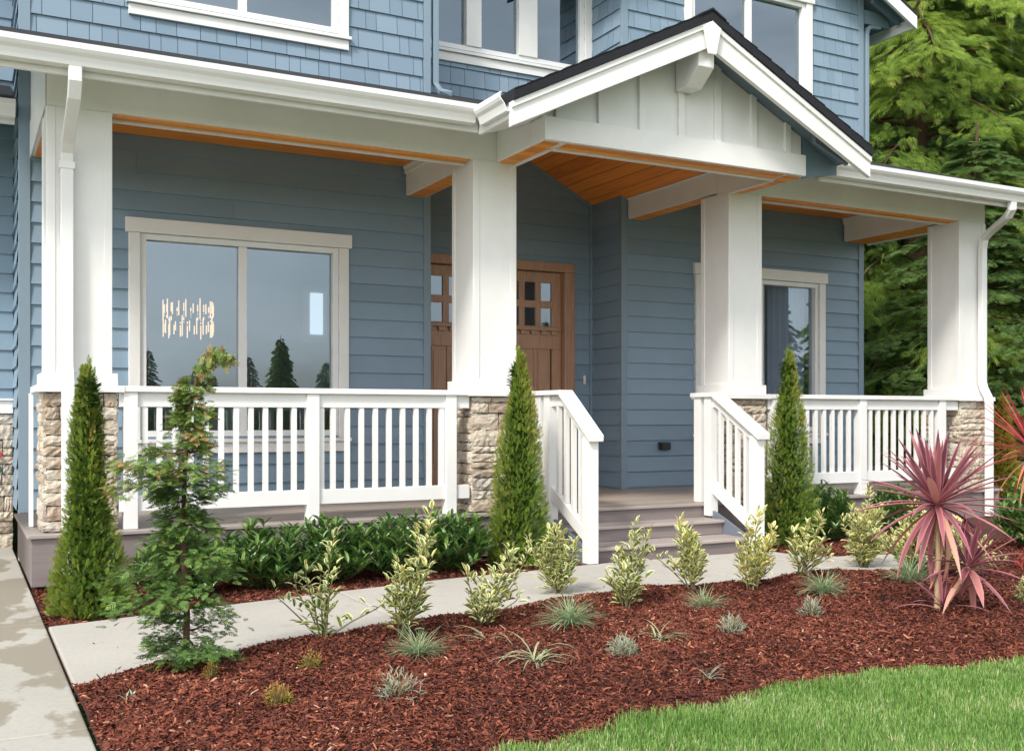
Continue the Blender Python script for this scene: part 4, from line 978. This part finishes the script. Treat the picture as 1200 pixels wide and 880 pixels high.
tuft('grass_tuft',gpb(826,712),220,.13,.0018,'sedge','yellow green grass tuft in front of the middle of the steps','grass tuft',gt,3,1.3)
tuft('grass_tuft',gpb(965,696),260,.16,.0018,'fescue','blue grass tuft below the variegated shrub at the right arborvitae','grass tuft',gt,4,1.1)
tuft('grass_tuft',gpb(1066,684),200,.20,.0022,'fescue','pale grass tuft left of the trunk of the pink spiky plant','grass tuft',gt,5,1.0)
gs='striped sedges in the mulch bed'
tuft('sedge_plant',gpb(630,778),36,.20,.005,'sedge','pale striped sedge with arching blades in the middle of the mulch bed','sedge',gs,6,1.3,2.2)
tuft('sedge_plant',gpb(775,752),34,.13,.004,'sedge','small green sedge right of the grey lavender mound','sedge',gs,7,1.3,1.9)
tuft('sedge_plant',gpb(572,752),10,.24,.004,'sedge','sparse sedge of a few long blades left of the middle of the bed','sedge',gs,8,1.5,2.2)
tuft('sedge_plant',gpb(828,797),14,.08,.004,'lav','tiny pale seedling nearest the lawn on the right of the bed','seedling',gs,9,1.3,.8)
tuft('sedge_plant',gpb(153,820),24,.035,.004,'lav','tiny pale seedling in the left corner of the mulch bed','seedling',gs,10,1.0,.8)
def mound(name,loc,r,h,mat,label,cat,group,seed,n=260,L=.022,w=.45):
    g=np.random.default_rng(seed); mb=MB(); st_=MB(); lo=np.array(loc)
    t=empty(name,loc,label,cat,group)
    for k in range(10):
        a=g.uniform(0,6.28); q=g.uniform(.2,1)*r; st_.tube([lo+(0,0,-.01),lo+(q*.5*math.cos(a),q*.5*math.sin(a),h*.5),lo+(q*math.cos(a),q*math.sin(a),h*g.uniform(.6,.95))],[.003,.002,.001],4,.5)
    d=unit(n); d[:,2]=np.abs(d[:,2]); q=g.uniform(.4,1.05,n); P=lo+d*q[:,None]*np.array([r,r,h])
    scatter(mb,LEAF,P,d+g.normal(0,.5,(n,3))+np.array([0,0,.5]),g.uniform(.7,1.3,n)*L,L*w,g.normal(.4,.2,n)+.35*d[:,2])
    obj('stem',st_,'euon_stem',t); obj('foliage',mb,mat,t)
gg='small golden spireas in the mulch bed'
mound('spirea',gpb(247,796),.032,.075,'spirea','little golden spirea at the foot of the cypress tree','shrub',gg,1,200,.013,.5)
mound('spirea',gpb(365,784),.05,.075,'spirea','little rust tipped spirea below the loose variegated shrub','shrub',gg,2,260,.013,.5)
mound('spirea',gpb(325,826),.06,.075,'spirea','golden spirea mound nearest the picture bottom on the left','shrub',gg,3,300,.014,.5)
gl='grey lavender plants in the mulch bed'
mound('lavender',gpb(467,818),.085,.10,'lav','grey lavender sprawled flat, below the leftmost grass tuft','lavender',gl,4,130,.032,.16)
mound('lavender',gpb(730,770),.07,.09,'lav','dense round grey lavender mound left of the small green sedge','lavender',gl,5,420,.022,.2)
mound('lavender',gpb(858,744),.06,.10,'lav','grey lavender on the right half of the bed below the right handrail','lavender',gl,6,200,.028,.16)
mound('lavender',gpb(950,722),.06,.10,'lav','grey lavender just in front of the right blue grass tuft','lavender',gl,7,170,.030,.16)
mound('lavender',gpb(1205,705),.07,.14,'euon','small green and white plant at the right picture edge','shrub','',8,140,.035,.5)
mound('red_flowering_plant',gpb(1204,668),.07,.16,'coral','small coral red flowering plant at the right picture edge','flower','',9,120,.03,.5)

# ---- pink cordyline
def cordyline(loc,heads,stemmat,mat,label,seed,group=None,name='cordyline'):
    g=np.random.default_rng(seed); t=empty(name,loc,label,'spiky plant',group); lo=np.array(loc); st_=MB(); mb=MB()
    for (hx,hy,hz,n,L,w,base,elr,shift) in heads:
        top=lo+np.array([hx,hy,hz]); b=lo+np.array([*base,-.03]) 
        if hz>.08: st_.tube([b,(b+top)/2+np.array([.01,0,0]),top],[.017,.014,.014],8,.6)
        az=np.arange(n)*2.39996+g.normal(0,.15,n); k=np.linspace(0,1,n)**.6; el=elr[0]+(elr[1]-elr[0])*k+g.normal(0,.12,n)
        P0=top+np.stack([.012*np.cos(az),.012*np.sin(az),-.06*(1-k)],-1)
        LL=L*g.uniform(.8,1.1,n)*np.interp(k,[0,.4,1],[.95,1.05,.78]); dr=np.interp(k,[0,.3,.7,1],[.85,.55,.2,.06])*g.uniform(.5,1.5,n)
        strips(mb,P0,az,el,LL,w*g.uniform(.8,1.15,n),dr,g.normal(.38,.2,n)+.55*(1-k)**1.5,seg=7)
    obj('stem',st_,'cane',t); obj('leaves',mb,mat,t,smooth=True)
cl=gpb(1098,716)
cordyline(cl,[(0.0,0,.60,84,.48,.020,(0,0),(-1.1,1.5),0),(.15,-.08,.26,36,.35,.021,(.04,0),(-1.1,1.5),0),(.0,-.03,.06,13,.30,.012,(0,0),(-.1,1.2),0)],'cane','cordy','pink maroon spiky cordyline with two leaf heads on bare canes',5)
rl=(5.24,3.76,.07)
cordyline(rl,[(0,0,.90,80,.46,.0075,(0,0),(-.5,1.4),0)],'cane','coral','coral red thin leaved spiky plant reaching in at the right picture edge',6)

# ---- background conifers
def conifer(name,seed,h,r,nb,mat,tpl,spr,label,dens=60,droop=.5):
    g=np.random.default_rng(seed); t=empty(name,(0,0,0),label,'tree'); tr=MB(); tr.tube([(0,0,-.3),(0,0,h*.5),(0,0,h)],[h*.02,h*.012,.02],9,.4)
    br=MB(); fo=MB()
    for k in range(nb):
        q=(k+g.random())/nb; z=h*(.03+.94*q); a=k*2.4+g.normal(0,.3); ln=r*(1-q)**.75*g.uniform(.7,1.2)+.25
        up=.25-.1*q; P=[]
        for j in range(7):
            s__=j/6; P.append((ln*s__*math.cos(a),ln*s__*math.sin(a),z+ln*(up*s__-droop*s__*s__)))
        P=np.array(P); br.tube(P,np.linspace(.012*ln+.01,.004,7),4,g.random())
        m=int(dens*(.35+ln/r)); s__=np.sqrt(g.uniform(.05,1.08,m)); Q=np.stack([np.interp(s__,np.linspace(0,1,7),P[:,j]) for j in range(3)],-1)
        side=np.array([-math.sin(a),math.cos(a),0]); off=g.normal(0,.30,m)*ln*(1.1-s__*.75); Q=Q+side*off[:,None]; Q[:,2]-=np.abs(off)*.3+g.uniform(0,.12,m)*spr*1.5
        dd=np.array([math.cos(a),math.sin(a),0])[None,:]+side[None,:]*np.sign(off)[:,None]*g.uniform(.3,1.2,m)[:,None]+np.array([0,0,-1])*g.uniform(.1,.8,m)[:,None]*droop*2+g.normal(0,.2,(m,3))
        base=g.normal(.42,.1); A=base+.22*(s__-.5)+g.normal(0,.13,m)
        l=g.uniform(.6,1.25,m)*spr; scatter(fo,tpl,Q,dd,l,l*.95,A,roll=g.normal(0,.5,m))
    for nm,b_,mt in (('trunk',tr,'bark'),('limbs',br,'bark'),('crown',fo,mat)):
        o=bpy.data.objects.new(nm,b_.mesh(nm,mt)); C.objects.link(o); o.parent=t
    return t
FT=fan(15,.042,36,-.35); FT2=fan(15,.06,50,-.25)
c1=conifer('cedar_tree',1,15,4.2,150,'con_y',FT,.36,'tall yellow green cedar right behind the upper corner of the house',260,.55)
c2=conifer('spruce_tree',2,14,4.0,150,'con_g',FT2,.34,'dark green spruce seen between the right column and the house',150,.45)
c3=conifer('fir_tree',3,13,3.8,140,'con_b',FT2,.34,'blue green fir at the right picture edge above the porch roof',140,.40)
c1.location=(15.6,13.6,-.1); c1.rotation_euler=(0,0,.6)
c2.location=(14.2,11.2,-.1); c2.rotation_euler=(0,0,2.0); c2.scale=(.62,.62,.42)
c3.location=(17.9,13.6,-.1)
gb='conifers standing behind the nearest trees'
copy_thing(c2,(19.8,18.8,-.2),1.0,1.15,'tall dark spruce behind the yellow green cedar',gb)
copy_thing(c3,(17.4,10.6,-.2),3.0,.62,'lower blue green fir right of the right downspout',gb)
copy_thing(c1,(23.5,18.0,-.2),4.0,1.05,'yellow green cedar farthest back at the right picture edge',gb)
copy_thing(c2,(24.5,21.5,-.2),5.0,1.2,'tallest dark spruce at the back of the grove',gb)
copy_thing(c2,(13.6,14.2,-.2),4.4,(.6,.6,.7),'dark spruce close beside the right wall of the house',gb)
copy_thing(c3,(16.0,17.5,-.2),.4,.95,'blue green fir behind the house corner, mostly hidden by the cedar',gb)
copy_thing(c2,(15.9,9.3,-.2),.9,(.42,.42,.36),'low dark spruce behind the golden conifer',gb)
# trees across the street, seen only as reflections in the glass
gr='small trees across the street reflected in the windows'
for i,(x,y,sc,src) in enumerate(((8,-34,.33,c2),(11.5,-36,.27,c3),(14.5,-34,.36,c2),(18.5,-36,.30,c2),(24,-33,.42,c3),(31,-32,.6,c2),(37,-30,.8,c3),(43,-30,.75,c2),(50,-32,.8,c1),(2,-38,.3,c3),(-5,-36,.4,c2),(58,-34,.9,c2),(6,-31,.16,c2),(9.5,-32,.2,c3),(10.6,-31,.15,c2),(12.8,-32,.19,c2),(16.2,-31,.17,c3),(5,-33,.2,c2),(20.5,-32,.2,c2),(22,-31,.17,c3),(7.2,-44,.42,c3),(9.3,-46,.38,c2),(12.5,-45,.33,c3),(15.8,-46,.36,c2),(17.5,-45,.42,c1),(20,-44,.36,c3),(23,-46,.45,c2),(27,-42,.5,c1),(34,-40,.6,c3))):
    copy_thing(src,(x,y,-.2),i*1.1,sc,'conifer across the street from the porch',gr)
# low timber wall beyond the porch
tw=empty('timber_wall',(12.4,9.3,0),'low weathered timber retaining wall behind the golden conifer','wall')
for z0_ in (-.02,.12,.26,.40):
    mb=MB(); mb.box(9.9,16,9.30,9.34,z0_,z0_+.132); obj('board',mb,'old_timber',tw,bev=.004)
for x_ in (10.0,12.0,14.0): mb=MB(); mb.box(x_,x_+.09,9.342,9.43,-.05,.56); obj('post',mb,'old_timber',tw,bev=.004)
# small stones in the left strip corner
mb=MB(); t_=np.linspace(0,6.28,9)[:-1]
def rock(x,y,z,r,seed,label):
    g=random.Random(seed); m=MB(); V=[];n=9;k=5
    for j in range(k):
        ph=math.pi*(j/(k-1)-.5)
        for i in range(n):
            q=r*(1+g.uniform(-.18,.18)); V.append((x+q*math.cos(ph)*math.cos(6.283*i/n),y+.7*q*math.cos(ph)*math.sin(6.283*i/n),z+.6*q*math.sin(ph)))
    F=[(j*n+i,j*n+(i+1)%n,(j+1)*n+(i+1)%n,(j+1)*n+i) for j in range(k-1) for i in range(n)]
    m.add(V,F,.5); tag(obj('rock',m,'walk'),label,'rock')
rock(.56,6.95,.04,.055,1,'pale stone lying in the mulch under the left end of the deck')
